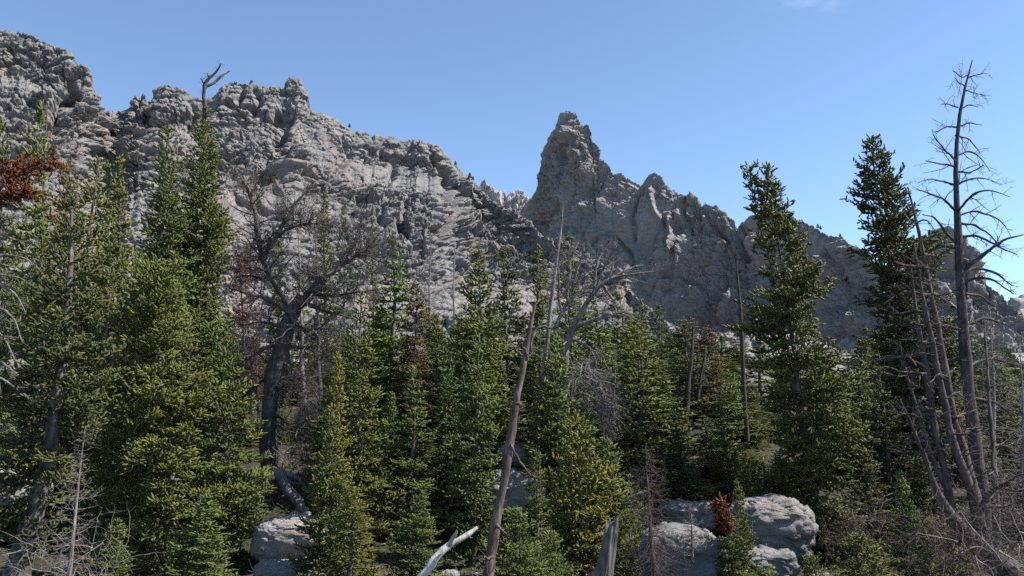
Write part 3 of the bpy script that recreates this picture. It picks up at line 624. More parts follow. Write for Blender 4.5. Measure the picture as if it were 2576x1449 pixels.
# ------------------------------------------------------------------ living firs: shared shapes
variant('tall_a', 201, 10, 1.45, .85, .19, 4, gap=.3)
variant('tall_b', 202, 10, 1.35, .75, .19, 4, gap=.45, straggle=.4)
variant('thin', 203, 9, .95, .8, .18, 4, gap=.35, z0=.1)
variant('ragged', 204, 9, 1.3, .6, .18, 4, gap=.75, straggle=.5, z0=.22, bare=.12)
variant('young_a', 205, 5, 1.15, .9, .125, 4, gap=.25, up=.2)
variant('young_b', 206, 5, 1.0, .8, .125, 4, gap=.4, straggle=.35)
variant('bushy', 207, 3, 1.2, .6, .11, 4, gap=.25, up=.35)
variant('far_a', 208, 10, 1.6, .9, .30, 4, gap=.3)
variant('far_b', 209, 10, 1.4, .75, .30, 4, gap=.5, straggle=.4)
TREES = [
 ('thin', 40, 5, 8, 292, 52, DEEP, 'dark slim fir at the picture edge above the dead red foliage'),
 ('tall_b', 38, 100, 112, 250, 78, OLIVE, 'slim olive fir rising against the cliff behind the dead red foliage'),
 ('ragged', 34, 160, 176, 398, 62, BROWN, 'thin brownish ragged fir between the red foliage and three small olive tops'),
 ('tall_a', 32, 228, 237, 386, 95, OLIVE, 'first and fullest of three olive fir tops in front of the pinkish rock'),
 ('thin', 36, 270, 270, 402, 48, OLIVE, 'middle and smallest of three olive fir tops in front of the pinkish rock'),
 ('thin', 36, 305, 304, 386, 55, OLIVE, 'third of three olive fir tops, beside the deep green spire'),
 ('tall_a', 24, 108, 118, 560, 92, GREEN, 'green fir below the dead red foliage, behind the shaded curved fir'),
 ('young_a', 24, 8, 12, 845, 70, BRIGHT, 'low bright green fir over the pale rock at the picture edge'),
 ('young_b', 23, 20, 26, 1040, 75, OLIVE, 'yellowish fir hanging over gravelly rock at the picture edge'),
 ('tall_b', 29, 290, 285, 520, 70, OLIVE, 'olive fir squeezed between the shaded curved fir and the deep green spire'),
 ('young_b', 21, 285, 290, 960, 80, GREEN, 'green young fir behind the silvery dead sapling'),
 ('young_a', 16.5, 300, 296, 1300, 75, GREEN, 'low green fir at the foot of the silvery dead sapling'),
 ('young_a', 16, 520, 515, 1240, 110, GREEN, 'wide low green fir at the bottom edge before the broad bushy olive fir'),
 ('thin', 60, 700, 703, 575, 34, OLIVE, 'small olive fir seen through the branches of the old dead pine'),
 ('thin', 60, 822, 815, 478, 42, DARK, 'narrow dark fir against the pale rock between the dead pine limbs'),
 ('far_b', 80, 866, 866, 505, 34, BLUE, 'small blue-green fir on the rock slope past the old dead pine'),
 ('thin', 55, 942, 938, 543, 22, OLIVE, 'very slender fir beside the bright green fir, above the broken limb'),
 ('far_a', 62, 765, 762, 690, 50, OLIVE, 'olive fir low behind the broken limb of the old dead pine'),
 ('tall_b', 36, 985, 975, 588, 78, BRIGHT, 'bright green pointed fir just past the broken limb of the old dead pine'),
 ('young_b', 21, 855, 850, 885, 58, YELLOW, 'slender yellowish fir between the dead pine trunk and the olive fir'),
 ('young_a', 19, 845, 845, 1032, 85, OLIVE, 'pale-tipped young fir above the fallen log'),
 ('young_b', 17, 895, 892, 1225, 85, YELLOW, 'yellow-needled young fir beside the gravelly boulder'),
 ('young_b', 29, 985, 985, 985, 42, BRIGHT, 'vivid green sapling tucked behind the olive fir with the pale leader'),
 ('young_a', 17.5, 1048, 1055, 1215, 70, GREEN, 'dense green young fir above the pale forked branch'),
 ('ragged', 34, 1048, 1045, 706, 50, BROWN, 'thin brownish fir beside the bare grey spruce'),
 ('tall_a', 37, 1100, 1096, 790, 70, DARK, 'dark fir below the bare grey spruce'),
 ('tall_a', 25, 1130, 1128, 872, 70, GREEN, 'green fir with a grey cone-laden tip, neighbour of the cone-tipped fir by the leaning trunk'),
 ('tall_b', 37, 1282, 1274, 620, 66, DEEP, 'dark fir crowded behind the tall dark-topped fir'),
 ('tall_b', 32, 1350, 1350, 615, 62, OLIVE, 'olive fir with a thin black tip beside the slanting dead pole'),
 ('thin', 34, 1440, 1428, 585, 46, GREEN, 'slender fir with rusty patches just past the slanting dead pole'),
 ('tall_a', 23.5, 1400, 1388, 850, 82, GREEN, 'dense green fir under the fork of the spreading dead pine'),
 ('tall_a', 31, 1505, 1500, 740, 88, BRIGHT, 'light yellow-green fir behind the spreading dead pine'),
 ('young_a', 21, 1545, 1535, 1100, 90, GREEN, 'green fir crowding the yellowish pointed fir behind the stump'),
 ('tall_b', 37, 1575, 1560, 738, 72, GREEN, 'rounded green fir under the outermost twigs of the spreading dead pine'),
 ('tall_a', 34, 1605, 1596, 796, 95, OLIVE, 'olive fir in front of the rounded green fir'),
 ('far_a', 72, 1612, 1606, 752, 60, BLUE, 'hazy green fir at the foot of the dark spire cliff'),
 ('far_a', 80, 1662, 1656, 764, 44, BLUE, 'lone blue-green pointed fir against the shaded cliff'),
 ('tall_a', 30, 1652, 1632, 875, 100, GREEN, 'fresh green fir below the lone blue-green fir'),
 ('tall_a', 27, 1700, 1690, 1010, 80, GREEN, 'full green fir above the fissured grey boulder'),
 ('ragged', 38, 1735, 1716, 796, 60, DARK, 'dark ragged fir top against the rubble slope, twin of the browner one'),
 ('ragged', 38.5, 1768, 1782, 818, 52, BROWN, 'brownish ragged fir top, twin of the darker one'),
 ('tall_a', 42, 1800, 1792, 925, 62, OLIVE, 'olive fir under the ragged twin tops'),
 ('tall_b', 34, 1838, 1832, 945, 66, OLIVE, 'olive fir beside the tall black pole'),
 ('tall_a', 39, 1880, 1872, 1010, 58, GREEN, 'green fir hiding the foot of the tall black pole'),
 ('tall_a', 29, 1782, 1776, 1050, 84, GREEN, 'green fir with low dark skirts behind the big grey boulder'),
 ('tall_b', 36, 1930, 1926, 1030, 74, GREEN, 'green fir half hidden by the big ragged dark fir'),
 ('young_a', 26, 1740, 1738, 1165, 80, GREEN, 'low green fir over the shadowed hollow behind the fissured boulder'),
 ('young_a', 25, 1880, 1872, 1165, 75, BRIGHT, 'low bright fir on top of the big grey boulder'),
 ('young_b', 26, 1965, 1960, 1130, 70, GREEN, 'green young fir between the big boulder and the ragged dark fir'),
 ('far_b', 56, 2170, 2166, 848, 40, DEEP, 'small dark fir on the rubble slope between the two big dark firs'),
 ('far_a', 62, 2135, 2132, 880, 42, BLUE, 'small blue-green fir on the rubble slope between the two big dark firs'),
 ('tall_a', 35, 2262, 2258, 905, 95, DEEP, 'deep green fir in shade behind the many-stemmed dead tree'),
 ('tall_b', 30, 2415, 2405, 985, 70, OLIVE, 'olive fir behind the many-stemmed dead tree and the bare tall tree'),
 ('young_a', 20, 2258, 2256, 1180, 58, BRIGHT, 'bright blue-tipped sapling above the pale rock shelf'),
 ('young_b', 24, 2170, 2168, 1120, 75, DARK, 'dark young fir between the ragged dark fir and the bright sapling'),
 ('young_a', 24, 2330, 2325, 1150, 80, DARK, 'dark young fir behind the stems of the many-stemmed dead tree'),
 ('bushy', 16, 2345, 2340, 1310, 85, OLIVE, 'low spreading olive fir before the many-stemmed dead tree'),
 ('tall_b', 28, 2530, 2535, 1040, 60, OLIVE, 'thin olive fir behind the grey twiggy brush at the picture edge'),
 ('far_a', 55, 2490, 2490, 900, 60, DARK, 'dark fir on the slope beyond the bare tall tree'),
 ('young_a', 27.5, 1915, 1910, 1150, 80, GREEN, 'young green fir closing the gap between the tall black pole and the ragged dark fir'),
 ('young_b', 30, 1850, 1846, 1120, 78, OLIVE, 'olive young fir at the foot of the tall black pole'),
 ('young_a', 31, 1520, 1515, 985, 85, BRIGHT, 'bright green fir under the weeping grey branch mass'),
 ('bushy', 18, 2150, 2146, 1345, 95, DARK, 'low dark fir spreading before the pale rock shelf'),
 ('bushy', 17, 2040, 2036, 1400, 60, OLIVE, 'small low olive fir just past the thin dead log'),
 ('bushy', 20.5, 720, 716, 1395, 45, GREEN, 'small green fir bough at the edge of the second pale rock'),
 ('bushy', 15.5, 1310, 1300, 1285, 95, GREEN, 'low green fir just past the base of the leaning brown trunk'),
 ('bushy', 16.5, 1390, 1388, 1340, 60, BRIGHT, 'small bright green fir in front of the yellowish pointed fir'),
 ('young_b', 19, 1350, 1346, 1130, 50, DARK, 'dark young fir in the hollow past the leaning brown trunk'),
 ('young_a', 17.2, 1852, 1850, 1205, 48, GREEN, 'narrow green fir hugging the red-topped fir'),
 ('bushy', 18.5, 1580, 1575, 1290, 70, OLIVE, 'low olive fir between the stump and the brown dead spruce'),
 ('young_a', 33, 722, 718, 1002, 24, BRIGHT, 'tiny bright sapling against the dead pine trunk'),
]
for row in TREES: mid(*row)
# the closed stand behind: dark firs glimpsed between the front trees
rs = random.Random(77)
for i in range(46):
    u = rs.uniform(1640, 2420); d = rs.uniform(42, 135); vt = rs.uniform(835, 985)-(20 if u > 1800 else 0)
    mid(rs.choice(['far_a', 'far_b', 'thin']), d, u, u+rs.uniform(-5, 5), vt, rs.uniform(42, 62)*(50/d)**.4, rs.choice([DARK, GREEN, OLIVE, BLUE]), 'small conifer on the rubble slope beyond the forest', group='conifers on the rubble slope')
rs = random.Random(5)
TOPS = ([-80, 300, 560, 600, 830, 860, 1100, 1600, 1640, 1850, 1900, 2300, 2660], [640, 680, 760, 840, 840, 790, 770, 785, 850, 880, 880, 880, 920])
n_fill = 0
while n_fill < 230:
    u = rs.uniform(-60, 2620); d = 24+(62 if u < 1600 else 100)*rs.random()**(1.4 if u < 1600 else 1.1)
    vt = np.interp(u, *TOPS)+abs(rs.gauss(0, 1))*110*(30/d)**.3+(36-d)*3.0*(d < 36)
    if (655 < u < 850 and d < 45) or vt > 1230: continue
    n_fill += 1
    mid(rs.choice(['tall_a', 'tall_b', 'young_a'] if d < 45 else ['far_a', 'far_b']), d, u, u+rs.uniform(-8, 8), vt, rs.uniform(62, 98)*(30/d)**.35, rs.choice([GREEN, OLIVE, BRIGHT, GREEN, DARK] if 1080 < u < 1950 else [DARK, DEEP, GREEN, DARK, OLIVE, GREEN]),
        'fir standing deep in the forest behind the front trees', group='firs deep in the forest')

# ------------------------------------------------------------------ dead wood
def dead_tree(name, label, d, limbs, mat, seed, lv, n=14, wig=.03, sides=9, trunk_first=1, cat='dead tree', thick=1.0, thick0=1.0):
    """limbs: [( [(u, v, radius in frame pixels), ...], depth offset at its end )]; lv: twig levels dict(per_m, length, ...)"""
    rng = np.random.default_rng(seed)
    L = []
    for pts, off in limbs:
        a = np.array(pts, float); q = np.linspace(0, 1, len(a)) if not isinstance(off, tuple) else np.linspace(off[0]/(off[1] or 1), 1, len(a))
        o = off[1] if isinstance(off, tuple) else off
        dd = d+o*q
        L.append(rough_line(P(a[:, 0], a[:, 1], dd), a[:, 2]*dd/FV*(thick if L else thick0), n, rng, wig))
    base = L[0][0][0].copy(); base[2] = max(base[2], float(ground(base[0], base[1]))-.1) if base[2] < float(ground(base[0], base[1])) else base[2]
    t = tag(empty(name, base), label, cat)
    tw = Wood(); bw = Wood()
    for k, (q, r) in enumerate(L): (tw if k < trunk_first else bw).add(q[None], r[None], sides if k < trunk_first+4 else 7)
    link('trunk', tw.mesh('trunk', mat, base), t)
    PL, RL = np.stack([q for q, r in L]), np.stack([r for q, r in L])
    for k, a in enumerate(lv):
        a = dict(a); own = a.pop('skip', 0); m = a.pop('m', 3)
        src = (PL[own:], RL[own:])
        PL, RL = twigs(*src, rng, **a)
        bw.add(PL, RL, m)
    if bw.n: link('branches', bw.mesh('branches', mat, base), t)
    return t, L, rng

# the old dead pine with its broken limb
M_OLDPINE = bark_mat('old_pine_wood', (.026, .021, .02), (.07, .06, .056), (.17, .15, .14), 12)
M_DEADGREY = bark_mat('grey_brown_dead_wood', (.05, .044, .042), (.12, .107, .10), (.26, .24, .228), 14)
D1 = [
 ([(678, 1190, 27), (676, 1120, 25), (680, 1040, 24), (690, 960, 27), (704, 900, 27), (718, 850, 25), (730, 800, 22), (738, 765, 20), (760, 745, 17)], .2),
 ([(735, 790, 17), (712, 775, 12), (690, 758, 10), (655, 748, 7), (610, 735, 5), (570, 722, 3)], -.6),
 ([(745, 790, 16), (712, 750, 12), (690, 700, 12), (662, 660, 12), (652, 640, 12), (651, 600, 11), (650, 560, 10), (648, 535, 9), (640, 515, 8), (630, 490, 7), (618, 455, 6), (606, 435, 4), (590, 425, 2.5)], .3),
 ([(632, 492, 5), (640, 478, 4), (646, 455, 3), (648, 440, 2)], .2),
 ([(662, 645, 9), (682, 618, 8), (704, 580, 8), (720, 550, 7), (738, 520, 6), (765, 488, 4), (785, 470, 2)], .5),
 ([(700, 590, 7), (735, 572, 6), (775, 562, 5), (805, 560, 4), (840, 570, 3)], -.5),
 ([(650, 600, 5), (640, 612, 4), (618, 622, 3), (600, 628, 2)], -.4),
 ([(748, 780, 21), (770, 750, 21), (792, 722, 20), (812, 700, 17)], -.5),
 ([(800, 712, 11), (826, 690, 11), (852, 668, 10), (876, 652, 9), (905, 640, 7), (930, 612, 5), (955, 588, 3)], (-.5, .4)),
 ([(876, 652, 7), (888, 628, 6), (896, 600, 5), (905, 570, 4), (912, 545, 2)], (-.2, .6)),
 ([(852, 668, 7), (838, 690, 6), (800, 698, 6), (770, 692, 5), (745, 668, 3)], (-.3, -.8)),
 ([(905, 640, 5), (930, 646, 4), (955, 655, 3), (985, 672, 2)], (0, -.6)),
 ([(740, 775, 13), (728, 792, 11), (745, 815, 9), (775, 828, 8), (820, 830, 6), (850, 822, 4), (862, 835, 2)], -1.0),
 ([(706, 900, 8), (730, 925, 5), (760, 950, 4), (790, 985, 3), (805, 1010, 2)], -.7),
 ([(690, 960, 8), (730, 985, 5), (770, 1000, 4), (800, 1020, 2.5)], -.6),
 ([(700, 870, 8), (740, 872, 5), (780, 880, 4), (815, 900, 2)], .6),
 ([(700, 870, 8), (660, 880, 5), (620, 900, 4), (590, 930, 2)], -.3),
 ([(690, 940, 8), (655, 960, 5), (625, 985, 4), (600, 1020, 2)], .4),
 ([(682, 1030, 8), (720, 1060, 5), (752, 1100, 4), (765, 1150, 2)], -.5),
 ([(682, 1060, 8), (720, 1085, 5), (765, 1075, 3), (800, 1070, 2)], -.3),
 ([(720, 830, 8), (690, 815, 6), (650, 810, 4), (610, 820, 2)], .2),
 ([(760, 750, 8), (800, 780, 5), (850, 790, 4), (900, 805, 2)], .3),
 ([(760, 750, 8), (790, 745, 6), (840, 740, 5), (900, 735, 4), (950, 728, 2)], .6),
 ([(690, 700, 7), (655, 700, 5), (620, 690, 4), (585, 700, 2)], .4),
]
dead_tree('dead_pine', 'huge old dead pine, dark and twisted, with a snapped silvery limb', 28, D1, M_OLDPINE, 7, thick=.68, thick0=.86, lv=
          [dict(per_m=16, length=1.25, n=6, start=.25, out=.85, curl=.5, grav=.1, rk=.4, rmin=.010, m=4, skip=1), dict(per_m=10, length=.6, n=5, start=.1, curl=.55, grav=.05, rmin=.0085, m=3, cap=9000), dict(per_m=6, length=.28, n=3, curl=.5, rmin=.006, m=3, cap=14000)])
# the spreading dead pine under the spire
D3 = [
 ([(1420, 1180, 24), (1420, 1080, 22), (1418, 980, 22), (1420, 930, 22), (1415, 890, 22), (1420, 868, 18)], .1),
 ([(1418, 885, 16), (1432, 860, 16), (1442, 830, 15), (1455, 800, 13), (1470, 770, 11), (1492, 740, 9), (1515, 712, 8), (1545, 698, 6), (1600, 690, 4), (1650, 685, 2)], -.6),
 ([(1408, 880, 14), (1400, 850, 12), (1398, 820, 10), (1412, 790, 8), (1430, 755, 7), (1440, 720, 6), (1448, 690, 5), (1462, 650, 4), (1470, 620, 2)], .4),
 ([(1398, 822, 8), (1370, 822, 7), (1345, 832, 6), (1335, 860, 5), (1340, 890, 3)], -.5),
 ([(1445, 822, 9), (1475, 812, 8), (1510, 800, 6), (1545, 793, 5), (1570, 785, 3)], -.8),
 ([(1430, 755, 6), (1435, 700, 5), (1432, 660, 4), (1445, 630, 3), (1455, 610, 2)], .6),
 ([(1492, 740, 7), (1498, 700, 5), (1500, 660, 4), (1515, 640, 3), (1535, 610, 2)], .3),
 ([(1500, 725, 6), (1515, 680, 5), (1530, 650, 4), (1540, 630, 3), (1560, 618, 2)], -.4),
 ([(1515, 712, 6), (1550, 690, 5), (1585, 675, 4), (1620, 665, 2)], .5),
 ([(1515, 712, 6), (1530, 735, 5), (1545, 760, 4), (1552, 800, 2)], -.7),
 ([(1412, 790, 7), (1400, 740, 5), (1408, 700, 4), (1400, 660, 2)], -.4),
 ([(1462, 650, 3), (1440, 630, 3), (1425, 605, 2)], .4),
 ([(1430, 850, 8), (1460, 860, 6), (1490, 880, 4), (1500, 920, 2)], -.7),
 ([(1425, 950, 9), (1460, 945, 7), (1495, 955, 5), (1520, 985, 4), (1530, 1050, 2)], -1.1),
 ([(1425, 1000, 9), (1460, 985, 7), (1500, 1000, 5), (1525, 1040, 4), (1540, 1120, 2)], -1.3),
 ([(1425, 930, 9), (1450, 925, 7), (1480, 930, 5), (1505, 960, 4), (1515, 1020, 2)], -.9),
]
dead_tree('dead_pine', 'grey dead pine spreading bare forked limbs below the dark spire', 26, D3, M_DEADGREY, 9, thick=.62, thick0=.7, lv=
          [dict(per_m=8, length=1.0, n=6, start=.3, out=.7, curl=.4, grav=-.1, rk=.4, rmin=.006, m=4, skip=1), dict(per_m=6.5, length=.5, n=4, curl=.5, grav=-.1, rmin=.005, m=3, cap=4500), dict(per_m=5, length=.22, n=3, curl=.5, rmin=.0045, m=3, cap=5000)])
# its weeping mass of twigs
def brush(name, label, d, spots, mat, seed, n_main, length, grav, dirv, spread, r0=.012, lv2=7, cat='dead brush', group=None, lv3=0, curl=.35):
    rng = np.random.default_rng(seed)
    c = np.array([[*P(u, v, d+o)] for u, v, o in spots])
    k = rng.integers(0, len(c), n_main)
    p0 = c[k]+rng.normal(0, spread, (n_main, 3))
    dv = np.asarray(dirv, float)+rng.normal(0, .55, (n_main, 3)); dv /= np.linalg.norm(dv, axis=1, keepdims=True)
    L = length*rng.uniform(.5, 1.2, n_main); n = 7; pts = [p0]
    for q in range(n-1):
        dv = dv+curl*rng.normal(0, 1, dv.shape)/2; dv[:, 2] += grav/3; dv /= np.linalg.norm(dv, axis=1, keepdims=True)
        pts.append(pts[-1]+dv*(L/(n-1))[:, None])
    Pn = np.stack(pts, 1); R = r0*rng.uniform(.6, 1.3, (n_main, 1))*np.linspace(1, .3, n)[None]
    w = Wood(); w.add(Pn, R, 4)
    P2, R2 = twigs(Pn, R, rng, lv2, length*.45, n=4, curl=.5, grav=grav*.5); w.add(P2, R2, 3)
    if lv3:
        P3, R3 = twigs(P2, R2, rng, lv3, length*.2, n=3, curl=.5, cap=5000); w.add(P3, R3, 3)
    base = p0.mean(0); base[2] = p0[:, 2].min()
    return tag(link(name, w.mesh(name, mat, base)), label, cat, group), base
def put(o, base): o.location = [float(x) for x in base]; return o
put(*brush('dead_branch_mass', 'weeping mass of fine grey dead branches hanging beside the yellowish pointed fir', 24.6, [(1455, 930, 0), (1480, 950, -.2), (1500, 985, 0), (1510, 1030, .2), (1490, 1000, .2)], M_DEAD, 21, 150, 1.0, -.45, (.5, -.2, -.35), .28, .012, 6))

# bare tall tree against the sky
R4 = [([(2474, 1330, 26), (2466, 1240, 25), (2452, 1130, 24), (2440, 1030, 22), (2428, 900, 20), (2420, 800, 17), (2413, 700, 15), (2408, 600, 13), (2402, 480, 11), (2400, 400, 9), (2403, 330, 8), (2412, 270, 6), (2424, 220, 5), (2434, 180, 3.5), (2446, 150, 2)], 0)]
for a in [
 [(2434, 190, 2.5), (2420, 195, 2), (2398, 178, 1.5)], [(2434, 195, 2.5), (2455, 188, 2), (2475, 184, 1.5)], [(2424, 225, 2.5), (2447, 232, 2), (2465, 238, 1.5), (2478, 242, 1)],
 [(2426, 215, 2.5), (2412, 208, 2), (2402, 196, 1)], [(2410, 270, 3), (2385, 262, 2), (2368, 262, 1)], [(2412, 275, 3), (2440, 262, 2), (2460, 270, 1)],
 [(2404, 320, 3.5), (2380, 318, 2.5), (2350, 335, 1.2)], [(2406, 320, 3.5), (2440, 308, 2.5), (2470, 315, 1.2)], [(2402, 340, 3.5), (2440, 352, 2.5), (2465, 385, 1.2)],
 [(2400, 400, 4), (2375, 375, 3), (2350, 345, 2), (2345, 325, 1)], [(2402, 395, 4), (2440, 378, 3), (2470, 400, 2), (2490, 432, 1)], [(2401, 420, 4), (2370, 412, 3), (2330, 405, 1.5)],
 [(2401, 430, 4), (2440, 435, 3), (2475, 415, 2)], [(2400, 465, 4.5), (2370, 455, 3), (2340, 450, 2), (2310, 460, 1)], [(2402, 470, 4.5), (2440, 450, 3), (2480, 448, 2), (2520, 465, 1)],
 [(2403, 530, 5), (2375, 500, 4), (2345, 488, 3), (2305, 475, 1.5)], [(2404, 540, 6), (2430, 505, 5), (2455, 480, 4), (2490, 475, 3), (2540, 495, 1.5)],
 [(2405, 545, 5), (2450, 530, 4), (2490, 540, 3), (2525, 560, 2), (2545, 600, 1)], [(2406, 560, 5), (2450, 565, 4), (2490, 590, 3), (2515, 620, 1.5)],
 [(2406, 612, 5), (2375, 580, 4), (2350, 545, 3), (2320, 540, 2)], [(2409, 600, 6), (2445, 590, 5), (2475, 600, 4), (2520, 625, 3), (2560, 640, 1.5)],
 [(2410, 625, 6), (2365, 618, 4), (2330, 640, 3), (2310, 672, 1.5)], [(2415, 700, 7), (2445, 660, 7), (2485, 630, 6), (2530, 600, 4), (2575, 590, 2)],
 [(2416, 690, 6), (2460, 672, 5), (2510, 690, 4), (2545, 720, 2)], [(2417, 715, 6), (2455, 695, 5), (2500, 705, 4), (2550, 740, 2)], [(2420, 740, 5), (2460, 740, 4), (2500, 770, 2)],
 [(2425, 830, 6), (2380, 820, 4), (2340, 840, 2)], [(2425, 820, 6), (2480, 800, 4), (2540, 820, 2)], [(2432, 920, 6), (2490, 900, 4), (2560, 920, 2)], [(2430, 900, 6), (2390, 905, 4), (2350, 930, 2)],
 [(2440, 1000, 6), (2500, 1010, 4), (2560, 1050, 2)], [(2445, 1080, 6), (2400, 1100, 4), (2370, 1140, 2)], [(2450, 1130, 6), (2520, 1120, 4), (2580, 1150, 2)]]:
    R4.append((a, random.Random(a[1][0]).uniform(-1.3, 1.3)))
dead_tree('bare_tree', 'tall bare dark dead tree with long drooping branches against the sky', 19.5, R4, M_DEADDARK, 13, thick=.75, thick0=.66, lv=
          [dict(per_m=7.5, length=.55, n=5, start=.1, out=.8, curl=.4, grav=-.15, rk=.5, rmin=.005, m=3, skip=1), dict(per_m=9, length=.2, n=3, curl=.5, rmin=.0045, m=3, cap=9000)], n=16, wig=.02)
# many-stemmed dead tree
R3 = [([(2576, 1500, 40), (2530, 1430, 38), (2480, 1385, 34), (2430, 1350, 26), (2395, 1310, 20), (2372, 1268, 14), (2350, 1220, 9), (2335, 1170, 7), (2322, 1130, 5)], -.2),
 ([(2480, 1385, 26), (2466, 1330, 24), (2456, 1270, 22), (2440, 1220, 19), (2424, 1150, 17), (2405, 1050, 15), (2385, 950, 13), (2365, 840, 11), (2345, 740, 9), (2325, 640, 7), (2308, 560, 6), (2290, 500, 4), (2284, 470, 2)], .2),
 ([(2440, 1230, 16), (2415, 1180, 15), (2390, 1090, 13), (2372, 1000, 12), (2352, 900, 10), (2335, 820, 9), (2320, 740, 7), (2305, 670, 5), (2300, 620, 3)], -.3),
 ([(2400, 1300, 15), (2385, 1230, 15), (2362, 1130, 14), (2345, 1030, 13), (2330, 940, 11), (2318, 860, 9), (2305, 780, 7), (2296, 700, 4), (2290, 660, 2)], .4),
 ([(2390, 1240, 12), (2358, 1180, 10), (2330, 1110, 8), (2312, 1040, 6), (2290, 970, 5), (2270, 900, 3), (2262, 850, 2)], .1),
 ([(2335, 1170, 6), (2310, 1110, 5), (2285, 1050, 4), (2262, 1005, 2)], -.5), ([(2465, 1290, 14), (2490, 1240, 8), (2530, 1210, 6), (2580, 1190, 3)], -.6), ([(2500, 1180, 7), (2495, 1080, 7), (2488, 980, 6), (2480, 880, 4), (2476, 800, 2)], .8)]
for q in range(46):
    r_ = random.Random(300+q); st = r_.choice(R3[1:5])[0]; k = r_.randrange(2, len(st)-1)
    u, v, w = st[k]; sg = r_.choice([-1, -1, 1, 1]); L_ = r_.uniform(40, 120)*(.6+.5*(v-450)/800)
    R3.append(([(u, v, 4), (u+sg*L_*.5, v-r_.uniform(-10, 14), 3), (u+sg*L_, v-r_.uniform(-25, 25), 1.5)], r_.uniform(-1.2, 1.2)))
dead_tree('dead_tree', 'dead tree of many slanting purplish brown stems from one curved base', 15.5, R3, M_DEADBROWN, 17, thick=.68, thick0=.85, lv=
          [dict(per_m=9, length=.5, n=5, start=.1, out=.85, curl=.4, grav=-.1, rk=.5, rmin=.0035, m=3, skip=1), dict(per_m=7, length=.2, n=3, curl=.5, rmin=.003, m=3, cap=6000)], n=16, wig=.02, trunk_first=5)

# poles, snags and the leaning trunk
dead_tree('leaning_trunk', 'leaning brown dead trunk with peeling bark and broken stubs', 15,
          [([(1226, 1475, 17), (1236, 1410, 16), (1247, 1330, 15.5), (1262, 1250, 15), (1278, 1150, 14), (1292, 1060, 13), (1306, 980, 12), (1318, 910, 10.5), (1328, 860, 8), (1338, 800, 6), (1348, 758, 3)], .3),
           ([(1326, 905, 5), (1320, 880, 4), (1308, 862, 2.5)], -.2), ([(1250, 1320, 4), (1262, 1335, 3), (1275, 1345, 1.5)], -.2), ([(1300, 1015, 4), (1315, 1020, 3), (1326, 1018, 2)], -.1), ([(1283, 1120, 4), (1300, 1150, 3), (1330, 1190, 2), (1345, 1200, 1.5)], .3), ([(1240, 1400, 4), (1226, 1408, 3), (1215, 1402, 2)], -.3)],
          M_BROWNTRUNK, 31, thick0=.74, lv=[dict(per_m=8, length=.22, n=4, start=.05, out=1.0, curl=.5, grav=-.2, rk=.3, rmin=.006, m=4, taper=False), dict(per_m=6, length=.1, n=3, m=3, cap=500)], n=22, wig=.02, sides=12)
dead_tree('dead_pole', 'thin grey slanting dead pole crossing in front of the spire cliff', 27, [([(1362, 1000, 8), (1384, 760, 7), (1392, 700, 6.5), (1400, 640, 5), (1408, 590, 4), (1414, 540, 2.5), (1416, 520, 1.5)], 0), ([(1400, 632, 3), (1392, 618, 2), (1388, 600, 1)], .2)], M_DEAD, 33, thick0=.75, lv=[dict(per_m=4, length=.3, n=4, out=.9, rmin=.005, m=3)])
dead_tree('dead_pole', 'tall straight black dead pole beside the ragged dark fir', 30, [([(1880, 1110, 8), (1874, 1010, 8), (1868, 900, 7), (1862, 800, 6.5), (1857, 720, 5), (1855, 655, 2)], 0), ([(1858, 760, 2.5), (1846, 752, 1.5), (1836, 756, 1)], .3)], M_DEADDARK, 34, thick0=.7, lv=[dict(per_m=12, length=.28, n=4, out=1.0, rmin=.006, m=3), dict(per_m=3, length=.12, n=3, m=3)])
dead_tree('snag', 'bare forked grey snag rising out of the tall olive fir', 27, [([(516, 330, 6), (514, 280, 6), (513, 250, 5.5), (514, 225, 5), (522, 205, 4.5), (536, 192, 4), (548, 180, 3), (556, 162, 1.5)], 0), ([(517, 222, 4), (530, 212, 4), (545, 203, 3.5), (560, 190, 2.5), (577, 177, 1.2)], .4), ([(516, 215, 3), (510, 207, 2), (504, 198, 1.2)], -.2), ([(522, 205, 3), (524, 192, 2), (521, 184, 1)], .1)],
          M_DEADDARK, 35, [dict(per_m=9, length=.34, n=4, start=.2, out=.8, rmin=.006, m=3), dict(per_m=9, length=.16, n=3, rmin=.005, m=3)])
dead_tree('dead_pole', 'dark dead trunk under the ragged twin fir tops', 36, [([(1712, 1240, 11), (1716, 1150, 11), (1724, 1060, 10), (1732, 980, 8), (1738, 900, 6), (1745, 820, 3)], 0), ([(1755, 1000, 6), (1766, 930, 5), (1776, 870, 3)], .3)], M_DEADDARK, 36, thick=.8, thick0=.8, lv=[dict(per_m=9, length=.7, n=5, out=1.0, grav=-.5, rmin=.008, m=3), dict(per_m=5, length=.3, n=3, rmin=.006, m=3)])
dead_tree('forked_branch', 'pale bleached forked branch sticking up at the bottom edge', 8.4, [([(1040, 1480, 11), (1070, 1440, 10.5), (1098, 1400, 10), (1122, 1376, 9.5), (1145, 1364, 8.5), (1170, 1348, 7), (1192, 1333, 4.5), (1200, 1326, 3)], .2), ([(1128, 1372, 6.5), (1138, 1358, 5.5), (1146, 1342, 4), (1150, 1334, 2.5)], -.1)], M_SILVER, 37, [], n=16, wig=.006, sides=10, cat='branch')
